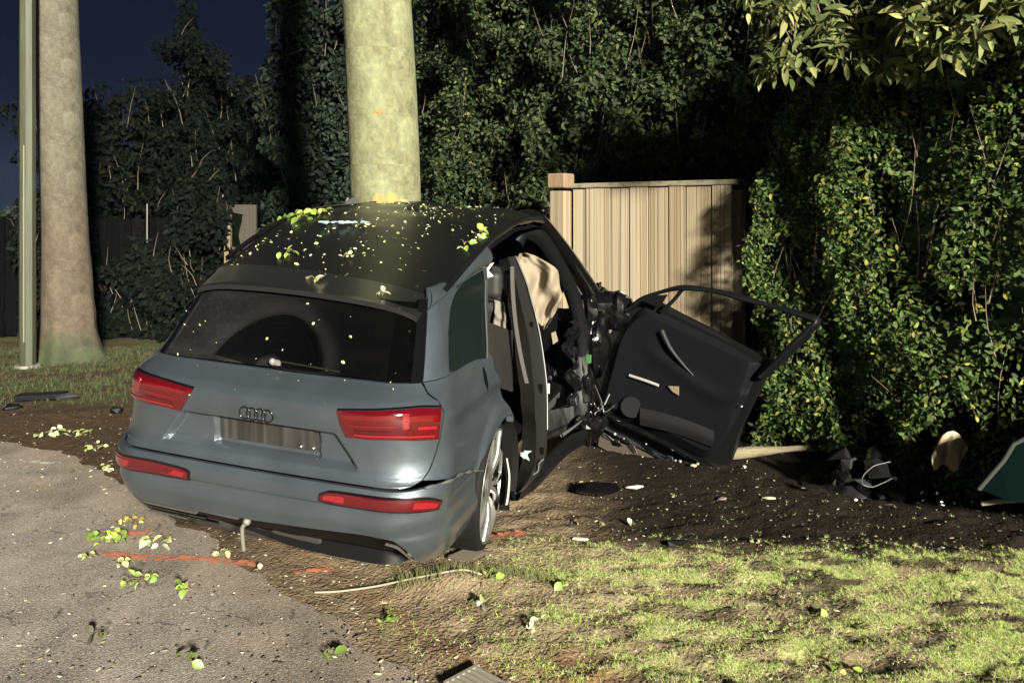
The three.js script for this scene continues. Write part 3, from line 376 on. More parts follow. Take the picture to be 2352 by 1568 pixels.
// rear window with dust and the arc that the wiper has cleared
{
  const n = 512, cv = new Uint8Array(n * n * 4), rg = new Uint8Array(n * n * 4);
  for (let j = 0; j < n; j++) for (let i = 0; i < n; i++) {
    const u = i / n, v = j / n, x = (u - .455) * 1.5, y = v * .42 + .02, r = Math.hypot(x, y * 1.12), q = Math.atan2(y, x), sw = sm(.335, .325, r) * sm(.06, .1, r) * (q > .02 && q < 3.0 ? 1 : .0), st = .5 + .5 * Math.sin(r * 190 + 3 * noise(x * 6, y * 6));
    const left = sm(.75, .1, u), f = fbm(u * 9, v * 7, 3, 4), sp = noise(i * .55, j * .55, 2) > .78 ? .05 : 0;
    let d = (.0005 + .0042 * left + .0022 * sm(.33, .36, r) * sm(.44, .37, r)) * (.5 + f) + sp * left * .16 + .008 * sm(.16, .02, v) * sm(.75, .3, u) * f; d *= 1 - .9 * sw * (.95 + .05 * st); if (u > .9) d *= .3;
    const o = (j * n + i) * 4, k = Math.min(1, d + .0012); const e = 255 * (1.055 * Math.pow(k, 1 / 2.4) - .055); cv[o] = e; cv[o + 1] = e * 1.01; cv[o + 2] = e * 1.04; cv[o + 3] = 255; const ro = 255 * Math.min(.8, .08 + d * 14); rg[o] = rg[o + 1] = rg[o + 2] = ro; rg[o + 3] = 255;
  }
  const mk = (d, s) => { const t = new THREE.DataTexture(d, n, n); t.magFilter = THREE.LinearFilter; if (s) t.colorSpace = THREE.SRGBColorSpace; t.needsUpdate = true; return t; };
  const gm = phy([1, 1, 1], 1, { map: mk(cv, true), roughnessMap: mk(rg), clearcoat: .25, clearcoatRoughness: .06 });
  const wb = smoothLine([[-.745, 1.155], [0, 1.16], [.745, 1.155]], 20), wt = smoothLine([[-.66, 1.50], [0, 1.52], [.66, 1.50]], 20);
  const g = grid(60, 30, (u, v) => { const a = lerpLine(wb, u), b = lerpLine(wt, u); return S(mix(a[0], b[0], v), mix(a[1], b[1], v), -.004); });
  mesh('rear_window', g, gm, car);
  for (const k of [-1, 1]) panel('window_trim', 5, 24, (t, v) => [k * (k < 0 ? .955 : 1) * mix(mix(.735, .65, v), mix(.795, .70, v), t), mix(1.152, 1.51, v)], gloss, { off: .006, skirt: .02 });
  const w = group('wiper', V(0, 0, 0), car);
  mesh('wiper_arm', tube([S(-.005, 1.172, .03), S(.1, 1.168, .036), S(.3, 1.166, .03)], .008, 16, 6), gloss, w); mesh('wiper_blade', tube([S(.02, 1.19, .012), S(.2, 1.184, .014), S(.36, 1.176, .012)], .006, 12, 5), rubber, w); mesh('spindle', merged([new THREE.CylinderGeometry(.016, .022, .05, 12).rotateX(1.1), new THREE.SphereGeometry(.017, 10, 8).translate(0, .012, .02)]).translate(...S(-.01, 1.185, .025).toArray()), phy([.11, .107, .098], .5), w, 'pale wiper spindle');
}
// roof, pushed up by the tree
const ip = (T, z) => { let i = 0; while (i < T.length - 2 && z > T[i + 1][0]) i++; return mix(T[i][1], T[i + 1][1], sm(0, 1, 0) + Math.min(1, Math.max(0, (z - T[i][0]) / (T[i + 1][0] - T[i][0])))); };
const rl = [[.40, 1.478], [.5, 1.52], [.7, 1.608], [1, 1.721], [1.3, 1.815], [1.6, 1.852], [2, 1.862], [2.4, 1.85], [2.8, 1.838]], rt = [[.40, 1.44], [.5, 1.475], [.7, 1.525], [1, 1.622], [1.3, 1.718], [1.6, 1.782], [2, 1.832], [2.4, 1.826], [2.8, 1.76]];
function roof(u, z) {                                         // u -1 (left) .. 1 (right)
  const a = (u + 1) / 2, hw = .69, y = mix(ip(rl, z), ip(rt, z), a), c = .035 * (1 - u * u), b = sm(1.5, 2.4, z);
  let q = y + c - .03 * Math.pow(Math.abs(u), 8) + b * (.085 * (fbm(u * 2.6 + 3, z * 3.2, 1, 4) - .5) + .05 * Math.abs(fbm(u * 4 + 1, z * 4, 6, 2) - .5) * sm(.5, -.8, u) - .05 * Math.exp(-((u - .02) ** 2) / .06));
  q += .012 * sm(.5, .4, z);
  return P(u * hw * (1 - .03 * sm(.8, .4, z)), q, z - .02 * (1 - u * u) * sm(.7, .4, z));
}
const sp = (name, z0, z1, mat, nu, nv, up = 0) => mesh(name, crease(grid(nu + 2, nv + 2, (u, v) => { const i = Math.round(u * (nu + 2)), j = Math.round(v * (nv + 2)), e = i === 0 || j === 0 || i === nu + 2 || j === nv + 2, p = roof(Math.min(1, Math.max(0, (i - 1) / nu)) * 2 - 1, mix(z0, z1, Math.min(1, Math.max(0, (j - 1) / nv)))); p.y += e ? -.022 : up; return p; }), .45), mat, car);
sp('roof_spoiler', .455, .665, spoilerMat, 60, 16, .004);
sp('glass_roof', .675, 2.86, roofMat, 70, 60, 0);
mesh('roof_lining', grid(30, 30, (u, v) => roof(u * 2 - 1, mix(.5, 2.84, v)).add(V(0, -.06, 0))), dark, car);
for (const k of [-1, 1]) {                                     // painted side of the roof down to the window line, and the roof rail
  mesh('roof_side', grid(30, 8, (u, v) => { const z = mix(.50, k > 0 ? 1.42 : 2.6, u), p = roof(k, z).add(V(k * .004, -.012, 0)), s = Math.max(.70, z + .12), q = S(k * (k < 0 ? .955 : 1) * mix(.70, 1.56, Math.min(1, u * (k > 0 ? 1 : 1.0))), 1.556); if (k < 0) q.lerp(roof(k, z).add(V(-.02, -.09, 0)), sm(1.3, 1.6, z)); return p.lerp(q, v).add(V(k * .035 * Math.sin(Math.PI * v), 0, 0)); }), k > 0 ? paint : gloss, car);
  mesh('roof_rail', tube([.75, 1, 1.4, 1.8, 2.2, 2.6].map((z) => roof(k * .99, z).add(V(k * .012, .012 + (k < 0 ? .004 : 0), 0))), .016, 40, 8), k < 0 ? gloss : plastic, car);
}
// left flank (dark windows, doors) up to the crushed front
mesh('left_door', grid(20, 16, (u, v) => { const z = mix(1.46, 2.7, u), y = mix(.3, 1.16, v); return P(-.97 + .05 * v * v + .16 * u * u * u, y, z); }), paint, car);
mesh('left_window', grid(20, 8, (u, v) => { const z = mix(1.35, 2.75, u), y = mix(1.16, 1.60 + .2 * sm(1.3, 1.8, z), v); return P(-.90 + .19 * v + .1 * u * u, y, z); }), sideGlass, car);
mesh('crushed_front', crease(grid(40, 26, (u, v) => { const a = u * Math.PI * 1.15 - .2, f = (k) => fbm(u * 9 + k, v * 7, k, 3) - .5; return P(.05 + .86 * Math.cos(a) + .22 * f(1), .22 + v * .82 - .1 * v * v + .16 * f(3), 2.95 + .62 * Math.sin(a) * (1 - .25 * v) + .26 * f(5)); }), .3), gloss, car, 'crushed black engine bay');
mesh('bonnet', crease(grid(26, 18, (u, v) => { const f = (k) => fbm(u * 6 + k, v * 5, k, 3) - .5; return P(mix(-.55, .88, u) + .08 * f(1), 1.02 + .12 * Math.sin(u * 5) * v + .16 * f(2) - .12 * v, mix(3.15, 3.7 - .2 * (1 - u), v)); }), .3), paint, car, 'buckled bonnet');
// cabin: dark floor, bulkhead, seats
mesh('windscreen', crease(grid(20, 10, (u, v) => roof(u * 2 - 1, 2.85).lerp(P((u * 2 - 1) * .72, 1.08, 3.55), v).add(V(0, .05 * (fbm(u * 5, v * 4, 2, 3) - .5) * Math.sin(Math.PI * v), 0))), .4), sideGlass, car, 'crazed dark windscreen');
mesh('cabin_floor', new THREE.BoxGeometry(1.6, .04, 2.7).translate(0, .42, -2.1), dark, car);
mesh('cabin_wall', new THREE.BoxGeometry(.03, 1.05, 2.3).translate(-.68, .95, -1.75), dark, car);
mesh('firewall', new THREE.BoxGeometry(1.4, 1.0, .06).translate(.0, .85, -3.1), dark, car);
mesh('boot_wall', new THREE.BoxGeometry(1.36, .78, .03).translate(0, .76, -.75), dark, car);
for (const x of [-.38, .38]) { const st = group('front_seat', P(x, .45, 2.45), car); mesh('cushion', new RoundedBoxGeometry(.5, .2, .52, 4, .07).translate(0, .05, -.1), dark, st); const bk = mesh('backrest', new RoundedBoxGeometry(.48, .72, .16, 4, .07).translate(0, .42, 0), std([.004, .004, .004], .7), st); bk.rotation.x = .22; mesh('headrest', new RoundedBoxGeometry(.28, .2, .12, 4, .05).translate(0, .88, .22), std([.004, .004, .004], .7), st); }
const seatM = std([.05, .045, .038], .75), seatD = phy([.007, .0065, .006], .75, { specularIntensity: .3 });
function seatPart(name, pts, th, mat, bulge = .03) { const a = pts.map((q) => cl(...q)); return mesh(name, crease(grid(10, 12, (u, v) => { const p = a[0].clone().lerp(a[1], u).lerp(a[3].clone().lerp(a[2], u), v), e = Math.sin(Math.PI * Math.min(1, Math.max(0, u))) * Math.sin(Math.PI * v); return p.add(V(.0, 0, bulge * 1.6 * Math.sqrt(Math.max(0, e)) + .02 * Math.cos(v * 12) * e + .02 * (fbm(u * 5, v * 5, th * 9, 2) - .5))); }), .8), mat, car); }
seatPart('head_restraint', [[1122, 690, 5.95], [1180, 705, 6.0], [1176, 620, 6.0], [1130, 610, 5.95]], .1, seatD);
seatPart('seat_back', [[1134, 748, 5.9], [1174, 772, 5.95], [1178, 692, 6.0], [1136, 686, 5.95]], .1, std([.085, .075, .06], .8));
seatPart('seat_back', [[1176, 775, 6.0], [1190, 780, 6.05], [1196, 700, 6.1], [1182, 692, 6.05]], .2, std([.075, .066, .052], .8));
seatPart('rear_seat', [[1118, 880, 5.5], [1178, 900, 5.7], [1178, 760, 5.8], [1110, 735, 5.6]], .3, seatD, .05);
mesh('trim_shard', plate([cl(1091, 640, 5.35), cl(1100, 622, 5.35), cl(1119, 608, 5.38), cl(1134, 603, 5.4), cl(1121, 621, 5.38), cl(1133, 634, 5.4), cl(1112, 640, 5.36), cl(1100, 663, 5.34)], .006), std([.33, .32, .285], .6), car, 'white torn strip of trim by the side window');
// airbag, folded and hanging
{
  const fab = tex(256, (u, v) => { const k = .75 + .3 * (fbm(u * 6, v * 6, 3, 4, 6) - .3) + .06 * noise(u * 120, v * 120, 1, 120); return [k, k * .95, k * .85]; }, true);
  const L = smoothLine([[1189, 583], [1188, 600], [1204, 640], [1210, 680], [1225, 715], [1240, 745], [1250, 757]], 20), R = smoothLine([[1207, 580], [1240, 592], [1278, 618], [1288, 660], [1290, 690], [1272, 725], [1252, 757]], 20);
  const g = grid(26, 40, (u, v) => { const a = lerpLine(L, v), b = lerpLine(R, v), f = .06 * Math.sin(u * 7.5 + v * 2.2 + 1.2 * Math.sin(v * 5)) * (.4 + .6 * Math.sin(Math.PI * v)) + .05 * fbm(u * 5, v * 7, 2, 3) + .035 * Math.sin(v * 19 + u * 9); return cl(mix(a[0], b[0], u) + 1.5 * Math.sin(v * 23), mix(a[1], b[1], u), 6.35 - f); }, (u, v) => [u * .8, v]);
  mesh('airbag', g, std([.17, .142, .11], .95, { map: fab, bumpMap: fab, bumpScale: .01 }), car, 'beige side airbag hanging slack in the front doorway');
  const g2 = grid(14, 14, (u, v) => cl(mix(1204, mix(1216, 1256, u), 1 - v * .2) + 12 * u, mix(672, 735, v) + 18 * u * v, 6.45 - .04 * Math.sin(u * 6)), (u, v) => [u, v]);
  mesh('airbag_flap', g2, std([.075, .068, .056], .95, { map: fab }), car, 'darker fold of airbag');
  mesh('shift_trim', plate([cl(1266, 764, 6.5), cl(1276, 760, 6.5), cl(1282, 782, 6.5), cl(1270, 790, 6.5)], .02), std([.1, .08, .055], .8), car);
}
// pillars on the right
{
  const Lx = smoothLine([[1146, 598], [1158, 660], [1172, 730], [1184, 800], [1194, 880], [1199, 960], [1200, 1040], [1190, 1090], [1180, 1130]], 30), Mx = smoothLine([[1165, 590], [1186, 650], [1202, 720], [1216, 790], [1226, 880], [1230, 960], [1232, 1040], [1222, 1085], [1190, 1134]], 30), Rx = smoothLine([[1183, 588], [1206, 640], [1226, 715], [1243, 790], [1254, 880], [1256, 960], [1254, 1040], [1238, 1085], [1200, 1128]], 30), dep = (v) => mix(5.95, 5.35, v);
  const row = (v) => [[...lerpLine(Lx, v), dep(v) + .05], [...lerpLine(Mx, v), dep(v) - .05], [...lerpLine(Rx, v), dep(v) + .02], [...lerpLine(Rx, v), dep(v) + .16], [...lerpLine(Lx, v), dep(v) + .22], [...lerpLine(Lx, v), dep(v) + .05]].map((q) => cl(...q));
  const g = grid(5, 50, (u, v) => { const p = row(v)[Math.round(u * 5)]; return p.add(V(.014 * (fbm(v * 17, u * 3, 1, 3) - .5), 0, .05 * (fbm(v * 11, u * 4, 5, 4) - .5))); });
  mesh('centre_pillar', crease(g, .5), phy([.013, .0128, .012], .5, { metalness: .2, specularIntensity: .5, map: paintTex, roughnessMap: dust }), car, 'bent grey centre pillar');
  mesh('pillar_edge', tube(Rx.filter((q, i) => i % 5 === 0 && q[1] < 1000).map((q, i) => cl(q[0] + 1.5, q[1], dep(i / 6.5) - .005)), .0055, 40, 6), steel, car, 'bright torn edge of the centre pillar');
  mesh('seat_belt', grid(2, 24, (u, v) => cl(1172 + 34 * v * v + u * 9, mix(612, 880, v), mix(5.82, 5.52, v) + .01 * Math.sin(v * 9))), std([.03, .028, .025], .9), car, 'slack seat belt along the centre pillar');
  for (const [v, w] of [[.3, .012], [.52, .02], [.74, .014]]) { const r = row(v); const p = r[1].clone().lerp(r[2], .5); mesh('pillar_slot', new RoundedBoxGeometry(.03, w * 3, .03, 2, .006).translate(p.x, p.y, p.z), dark, car); }
  const jg = []; for (let k = 0; k < 7; k++) { const v = k / 6, x = mix(1182, 1252, Math.pow(v, .8)), y = mix(1134, 1052, v); jg.push(cl(x + rr(-4, 4), y + rr(-3, 3), 5.4)); }
  mesh('torn_metal', tube(jg, .006, 30, 5), steel, car);
  mesh('sill', crease(grid(10, 30, (u, v) => { const a = u * 6.283, x = mix(1185, 1400, v), y = mix(1125, 955, v) + 8 * Math.sin(v * 9); return cl(x + Math.cos(a) * 12, y + Math.sin(a) * (26 - 12 * v), mix(5.5, 7.0, v) + .08 * Math.sin(a) + .05 * (fbm(v * 9, u * 4, 3, 3) - .5)); }), .5), plastic, car, 'black crumpled door sill');
  mesh('sill_strip', taper([cl(1290, 1000, 6.3), cl(1325, 975, 6.5), cl(1352, 950, 6.7)], (v) => .014 * (1.1 - v), 14, 6), steel, car);
  for (let k = 0; k < 4; k++) mesh('glass_shard', plate([0, 1, 2].map(() => cl(1195 + rr(-12, 26) + k * 4, 1046 + rr(-14, 14), 5.28)), .004), phy([.2, .3, .24], .1, { clearcoat: 1 }), car, 'greenish shard of window glass');
  // front pillar and roof edge
  const ap = [cl(1186, 506, 6.25), cl(1222, 500, 6.35), cl(1252, 530, 6.45), cl(1290, 580, 6.6), cl(1330, 638, 6.85), cl(1362, 690, 7.05)];
  mesh('front_pillar', taper(ap, (v) => .062 + .02 * v, 34, 10, 1.7), gloss, car, 'black front pillar leaning down from the roof');
  mesh('pillar_trim', tube([cl(1225, 520, 6.25), cl(1262, 568, 6.35), cl(1300, 622, 6.55), cl(1336, 676, 6.75)], .008, 24, 6), steel, car);
  mesh('door_frame', taper([cl(1188, 560, 6.15), cl(1206, 532, 6.2), cl(1240, 545, 6.3), cl(1280, 605, 6.5), cl(1316, 680, 6.7), cl(1338, 780, 6.85), cl(1336, 880, 6.9), cl(1318, 960, 6.85)], () => .045, 50, 8, 1.4), plastic, car);
  mesh('hinge_pillar', crease(grid(12, 24, (u, v) => { const a = u * 6.283, y = mix(650, 1000, v); return cl(1352 + 22 * Math.cos(a) + 10 * Math.sin(v * 8), y, 6.95 + .12 * Math.sin(a) + .1 * (fbm(u * 4, v * 9, 4, 3) - .5)); }), .4), gloss, car);
  mesh('dashboard', crease(grid(16, 12, (u, v) => cl(mix(1246, 1350, u), mix(770, 1010, v), 6.95 - .22 * Math.sin(v * 2.6) + .08 * (fbm(u * 6, v * 6, 7, 3) - .5))), .5), std([.0015, .0015, .002], .6), car);
  // crumpled wing between pillar and door
  const lump = (x, y, d, rx, ry, k) => crease(grid(18, 12, (u, v) => { const a = u * 6.283, b = (v - .5) * 3.1416, f = .65 + .8 * fbm(Math.cos(a) * 1.7 + k, v * 4, k, 4); return cl(x + Math.cos(a) * Math.cos(b) * rx * f, y + Math.sin(b) * ry * f, d + Math.sin(a) * Math.cos(b) * .16 * f); }), .35);
  mesh('crumpled_wing', merged([lump(1382, 712, 7.05, 40, 52, 1), lump(1425, 716, 7.0, 42, 44, 2), lump(1376, 790, 6.95, 26, 70, 3), lump(1352, 905, 6.9, 24, 60, 4), lump(1352, 985, 6.7, 30, 34, 6)]), gloss, car, 'black crumpled front wing beside the door hinge');
  mesh('torn_spike', plate([cl(1362, 690, 7), cl(1372, 663, 7), cl(1379, 672, 7), cl(1389, 657, 7), cl(1393, 672, 7), cl(1408, 668, 7), cl(1414, 690, 7)], .04), gloss, car);
  mesh('hinge_cable', tube([cl(1400, 905, 6.75), cl(1385, 935, 6.7), cl(1366, 950, 6.7), cl(1355, 980, 6.65)], .007, 20, 6), steel, car);
  mesh('green_clip', new RoundedBoxGeometry(.045, .07, .02, 2, .006).translate(...cl(1352, 824, 6.6).toArray()), std([.015, .07, .02], .5), car);
  mesh('metal_glint', new RoundedBoxGeometry(.03, .075, .01, 2, .004).translate(...cl(1258, 892, 6.0).toArray()), std([.4, .36, .3], .5), car);
}
// torn-open door
{
  const dd = (x) => 6.95 - (x - 1380) / 380 * .75, q = (x, y, o = 0) => cl(x, y, dd(x) + o), door = group('open_door', V(0, 0, 0), car); door.userData.label = 'black inner side of the front door, hanging wide open';
  const ol = [[1398, 770], [1432, 726], [1476, 688], [1500, 690], [1560, 722], [1640, 762], [1700, 796], [1772, 832], [1752, 880], [1726, 930], [1700, 985], [1684, 1040], [1668, 1080], [1650, 1096], [1604, 1086], [1540, 1058], [1470, 1025], [1400, 992], [1362, 972], [1352, 940], [1366, 880]];
  mesh('door_shell', plate(ol.map(([x, y]) => q(x, y, .05)), .09, cl(1500, 850, 5).sub(cl(1500, 850, 6))), plastic, door);
  const blk = phy([.0022, .0024, .0034], .75, { specularIntensity: .15 });
  const tl = smoothLine([[1412, 800], [1440, 742], [1484, 704], [1560, 738], [1660, 786], [1752, 834]], 30), bl = smoothLine([[1384, 930], [1430, 958], [1500, 990], [1580, 1030], [1650, 1062], [1690, 960]], 30);
  const tlF = smoothLine([[1420, 788], [1450, 735], [1486, 706], [1560, 738], [1660, 786], [1750, 836]], 40), blF = smoothLine([[1382, 925], [1400, 945], [1480, 985], [1560, 1024], [1630, 1050], [1690, 968]], 40);
  mesh('door_trim', crease(grid(50, 30, (u, v) => { const a = lerpLine(blF, u), b = lerpLine(tlF, u), e = Math.min(u, 1 - u, v, 1 - v); return q(mix(a[0], b[0], v), mix(a[1], b[1], v), .03 - .07 * sm(0, .07, e) - .02 * Math.exp(-((v - .62 + .3 * (u - .5)) ** 2) / .004) * sm(.35, .5, u)); }), .5), blk, door);
  mesh('arm_rest', taper([q(1520, 760, -.05), q(1540, 800, -.07), q(1570, 838, -.06), q(1610, 880, -.03)], (v) => .022 * (1.2 - v), 16, 8), trim, door);
  mesh('door_handle', taper([q(1446, 862, -.06), q(1480, 873, -.065), q(1513, 885, -.06)], () => .0125, 10, 8), phy([.35, .345, .33], .3, { metalness: .5 }), door, 'bright metal trim strip on the door');
  mesh('wood_inlay', plate([q(1536, 886, -.055), q(1560, 887, -.055), q(1560, 907, -.055), q(1546, 899, -.055)], .01), std([.12, .088, .048], .6), door, 'tan triangular scrap on the door panel');
  mesh('lower_seal', taper([q(1352, 925, -.05), q(1420, 965, -.06), q(1500, 1003, -.06), q(1590, 1050, -.05), q(1640, 1078, -.04)], () => .026, 40, 8), gloss, door);
  mesh('lower_edge', taper([q(1350, 960, -.02), q(1420, 1000, -.03), q(1500, 1040, -.03), q(1590, 1082, -.02), q(1640, 1104, 0)], (v) => .018 + .006 * Math.sin(v * 23), 50, 7), phy([.03, .032, .036], .25, { metalness: .6, clearcoat: 1 }), door);
  mesh('torn_edge', plate([q(1380, 1000), q(1430, 1012), q(1500, 1046), q(1560, 1062), q(1540, 1066), q(1480, 1056), q(1420, 1046), q(1376, 1022)], .02), std([.03, .022, .015], .9), door, 'muddy torn lower flap of the door');
  mesh('window_frame', taper([q(1440, 715), q(1480, 684), q(1560, 661), q(1640, 668), q(1735, 692), q(1840, 722), q(1878, 736), q(1866, 752), q(1830, 788), q(1795, 824), q(1750, 866)], (v) => .038 + .02 * sm(.66, .78, v) + .006 * Math.sin(v * 31), 90, 8, .5), plastic, door);
  mesh('window_divider', taper([q(1518, 716), q(1545, 692), q(1568, 664)], () => .018, 10, 6), plastic, door);
  mesh('mirror_base', plate([q(1478, 690, -.01), q(1502, 678, -.01), q(1535, 676, -.01), q(1516, 706, -.01), q(1496, 696, -.01)], .03), plastic, door);
  for (let k = 0; k < 9; k++) { const t = rr(.1, 1), p = q(mix(1360, 1650, t) + rr(-8, 8), mix(965, 1092, t) + rr(-10, 8), -.07); mesh('glass_crumb', new THREE.IcosahedronGeometry(rr(.006, .014), 0).translate(p.x, p.y, p.z), phy([.2, .21, .2], .1, { clearcoat: 1 }), door); }
  mesh('bolt_head', new THREE.SphereGeometry(.011, 8, 6).translate(...q(1703, 933, -.06).toArray()), chrome, door);
  mesh('speaker_grille', new THREE.CylinderGeometry(.085, .09, .012, 28).rotateX(Math.PI / 2).translate(...q(1450, 935, -.05).toArray()), trim, door);
  mesh('pocket', crease(grid(20, 6, (u, v) => q(mix(1470, 1640, u), mix(958, 1012, u) + mix(-22, 18, v) - 6 * Math.sin(u * 3), -.045 - .03 * Math.sin(v * 2.6))), .5), trim, door);
  for (let k = 0; k < 12; k++) { const t = (k + rr(.1, .9)) / 12, x = mix(1370, 1655, t), y = mix(985, 1096, t) + rr(-8, 10); mesh('torn_scrap', plate([q(x, y, -.04), q(x + rr(8, 22), y + rr(2, 9), -.07), q(x + rr(14, 30), y + rr(10, 24), -.05), q(x + rr(-4, 6), y + rr(8, 16), -.03)], .006), k % 3 ? gloss : steel, door); }
  for (let k = 0; k < 3; k++) mesh('wire', tube([cl(1352 + k * 9, 850 + k * 22, 6.8), cl(1372 + k * 8, 905 + k * 12, 6.65), cl(1392 - k * 3, 955 - k * 9, 6.6), cl(1408 + k * 4, 925 + k * 6, 6.75)], .0045, 20, 5), k === 1 ? steel : gloss, door);
  mesh('latch', merged([0, 1, 2].map((k) => new THREE.IcosahedronGeometry(.035, 0).translate(...q(1590 + k * 28, 1080 + k * 6, -.03).toArray()))), gloss, door);
}
// rear wheels
function wheel(side) {
  const w = group('wheel', P(side * .845, .365, 1.05), car), out = side;
  const prof = [[.315, -.12], [.325, -.125], [.352, -.12], [.366, -.09], [.368, 0], [.366, .09], [.352, .118], [.33, .122], [.317, .12]].map(([r, z]) => new THREE.Vector2(r, z));
  mesh('tyre', new THREE.LatheGeometry(prof, 56).rotateZ(-Math.PI / 2), rubber, w);
  const al = phy([.17, .167, .155], .36, { metalness: .6, map: paintTex }), rim = [[.318, -.11], [.31, -.1], [.29, .02], [.305, .1], [.325, .118], [.32, .126], [.308, .118], [.282, .03]].map(([r, z]) => new THREE.Vector2(r, z));
  const rm = mesh('rim', new THREE.LatheGeometry(rim, 56).rotateZ(-Math.PI / 2), al, w); if (side < 0) rm.rotation.y = Math.PI;
  for (let k = 0; k < 5; k++) for (const e of [-.15, .15]) { const a = k / 5 * 6.283 + .5, p0 = V(out * .085, Math.cos(a + e * .6) * .055, Math.sin(a + e * .6) * .055), p1 = V(out * .112, Math.cos(a + e) * .17, Math.sin(a + e) * .17), p2 = V(out * .108, Math.cos(a + e * 1.7) * .308, Math.sin(a + e * 1.7) * .308); mesh('spoke', taper([p0, p1, p2], (v) => .021 - .004 * Math.sin(v * 3.1), 8, 6, .7), al, rm.parent === w ? w : rm); }
  mesh('hub_cap', new THREE.CylinderGeometry(.06, .068, .03, 20).rotateZ(Math.PI / 2).translate(out * .09, 0, 0), al, w);
  mesh('brake_disc', new THREE.CylinderGeometry(.19, .19, .025, 32).rotateZ(Math.PI / 2).translate(out * .01, 0, 0), steel, w);
  return w;
}
{ const w = wheel(1); w.rotation.set(0, .14, -.05); w.position.x -= .075; wheel(-1); }
mesh('splash_guard', grid(3, 10, (u, v) => cl(1150 + u * 24 + 4 * Math.sin(v * 5), mix(985, 1172, v), mix(4.95, 4.9, u))), rubber, car);
mesh('liner_strip', taper([cl(1164, 1052, 4.86), cl(1170, 1090, 4.85), cl(1168, 1130, 4.85), cl(1164, 1158, 4.85)], (v) => .010 + .009 * v, 16, 6, .3), std([.25, .245, .22], .5), car, 'pale strip hanging behind the rear wheel');
// ---------------------------------------------------------------- leaves, debris, paint marks
const LG = leafGeo(.7, .2, .25), green = leafMat(.5);
function sprig(name, label, p, nrm, n, spread, size, cols, grp) {    // a broken-off cluster of leaves lying on something
  const g = group(name, p), st = [];
  for (let k = 0; k < 3; k++) { const e = V(rr(-1, 1), 0, rr(-1, 1)).multiplyScalar(spread * .9); e.y = .012 - (nrm.x * e.x + nrm.z * e.z) / nrm.y; st.push(tube([V(0, .01, 0), e.clone().multiplyScalar(.5).add(V(0, .02, 0)), e], .0022, 6, 4)); }
  mesh('stem', merged(st), std([.1, .075, .03], .8), g);
  for (let k = 0; k < n; k++) { const a = rnd() * 6.28, r = spread * Math.sqrt(rnd()), q = V(Math.cos(a) * r, 0, Math.sin(a) * r); q.y = .007 + rr(0, .022) - (nrm.x * q.x + nrm.z * q.z) / nrm.y; const c = cols[Math.floor(rnd() * cols.length)], f = rr(.8, 1.2);
    const m = mesh('leaf', LG, leafMats(c, f), g); m.position.copy(q); m.quaternion.copy(qLook(nrm.clone().add(rdir().multiplyScalar(.85)), rdir())); m.scale.setScalar(rr(size * .85, size * 1.5)); }
  return tag(g, label, 'leaves', grp);
}
const lmCache = new Map();
function leafMats(c, f) { const k = c.join() + Math.round(f * 4); if (!lmCache.has(k)) lmCache.set(k, new THREE.MeshPhysicalMaterial({ color: C(c[0] * Math.round(f * 4) / 4, c[1] * Math.round(f * 4) / 4, c[2] * Math.round(f * 4) / 4), roughness: .5, side: THREE.DoubleSide, transmission: .25, thickness: 0 })); return lmCache.get(k); }
const fresh = [[.19, .27, .045], [.27, .31, .07], [.12, .2, .03]], pale = [[.33, .35, .16], [.25, .29, .1], [.40, .40, .27]];
const roofW = (u, z) => roof(u, z).applyMatrix4(carM), roofN = (u, z) => { const a = roofW(u - .02, z), b = roofW(u + .02, z), c = roofW(u, z - .02), d = roofW(u, z + .02); const n = b.sub(a).cross(d.sub(c)); if (n.y < 0) n.negate(); return n.normalize(); };
function roofPick(px, py) { let best = [1e9, 0, 1]; for (let u = -.98; u <= .98; u += .02) for (let z = .42; z < 2.84; z += .03) { const q = roofW(u, z), x = CX + F * q.x / -q.z, y = CY - F * (q.y - H) / -q.z, e = (x - px) ** 2 + (y - py) ** 2; if (e < best[0]) best = [e, u, z]; } return best; }
for (const [px, py, n, sp, sz, lab, cs] of [[695, 500, 26, .15, .052, 'biggest bunch of fresh leaves on the car roof, at its left edge', fresh], [662, 582, 5, .05, .035, 'small green tuft alone on the left of the car roof', fresh], [722, 645, 7, .055, .04, 'round green leaves on the roof spoiler above the rear window', pale], [1107, 540, 8, .06, .042, 'bright leaf cluster at the far right of the roof, the upper one', fresh], [1067, 570, 5, .045, .04, 'bright leaf at the right of the roof, below its neighbour', fresh], [875, 680, 4, .035, .028, 'tiny yellowish flowers on the spoiler edge above the right pillar', pale], [800, 592, 6, .06, .022, 'whitish twig scraps in the middle of the roof', pale]]) {
  const [, u, z] = roofPick(px, py); sprig('leaf_cluster', lab, roofW(u, z).add(V(0, .006, 0)), roofN(u, z), n, sp, sz, cs, 'leaf clusters on the car'); }
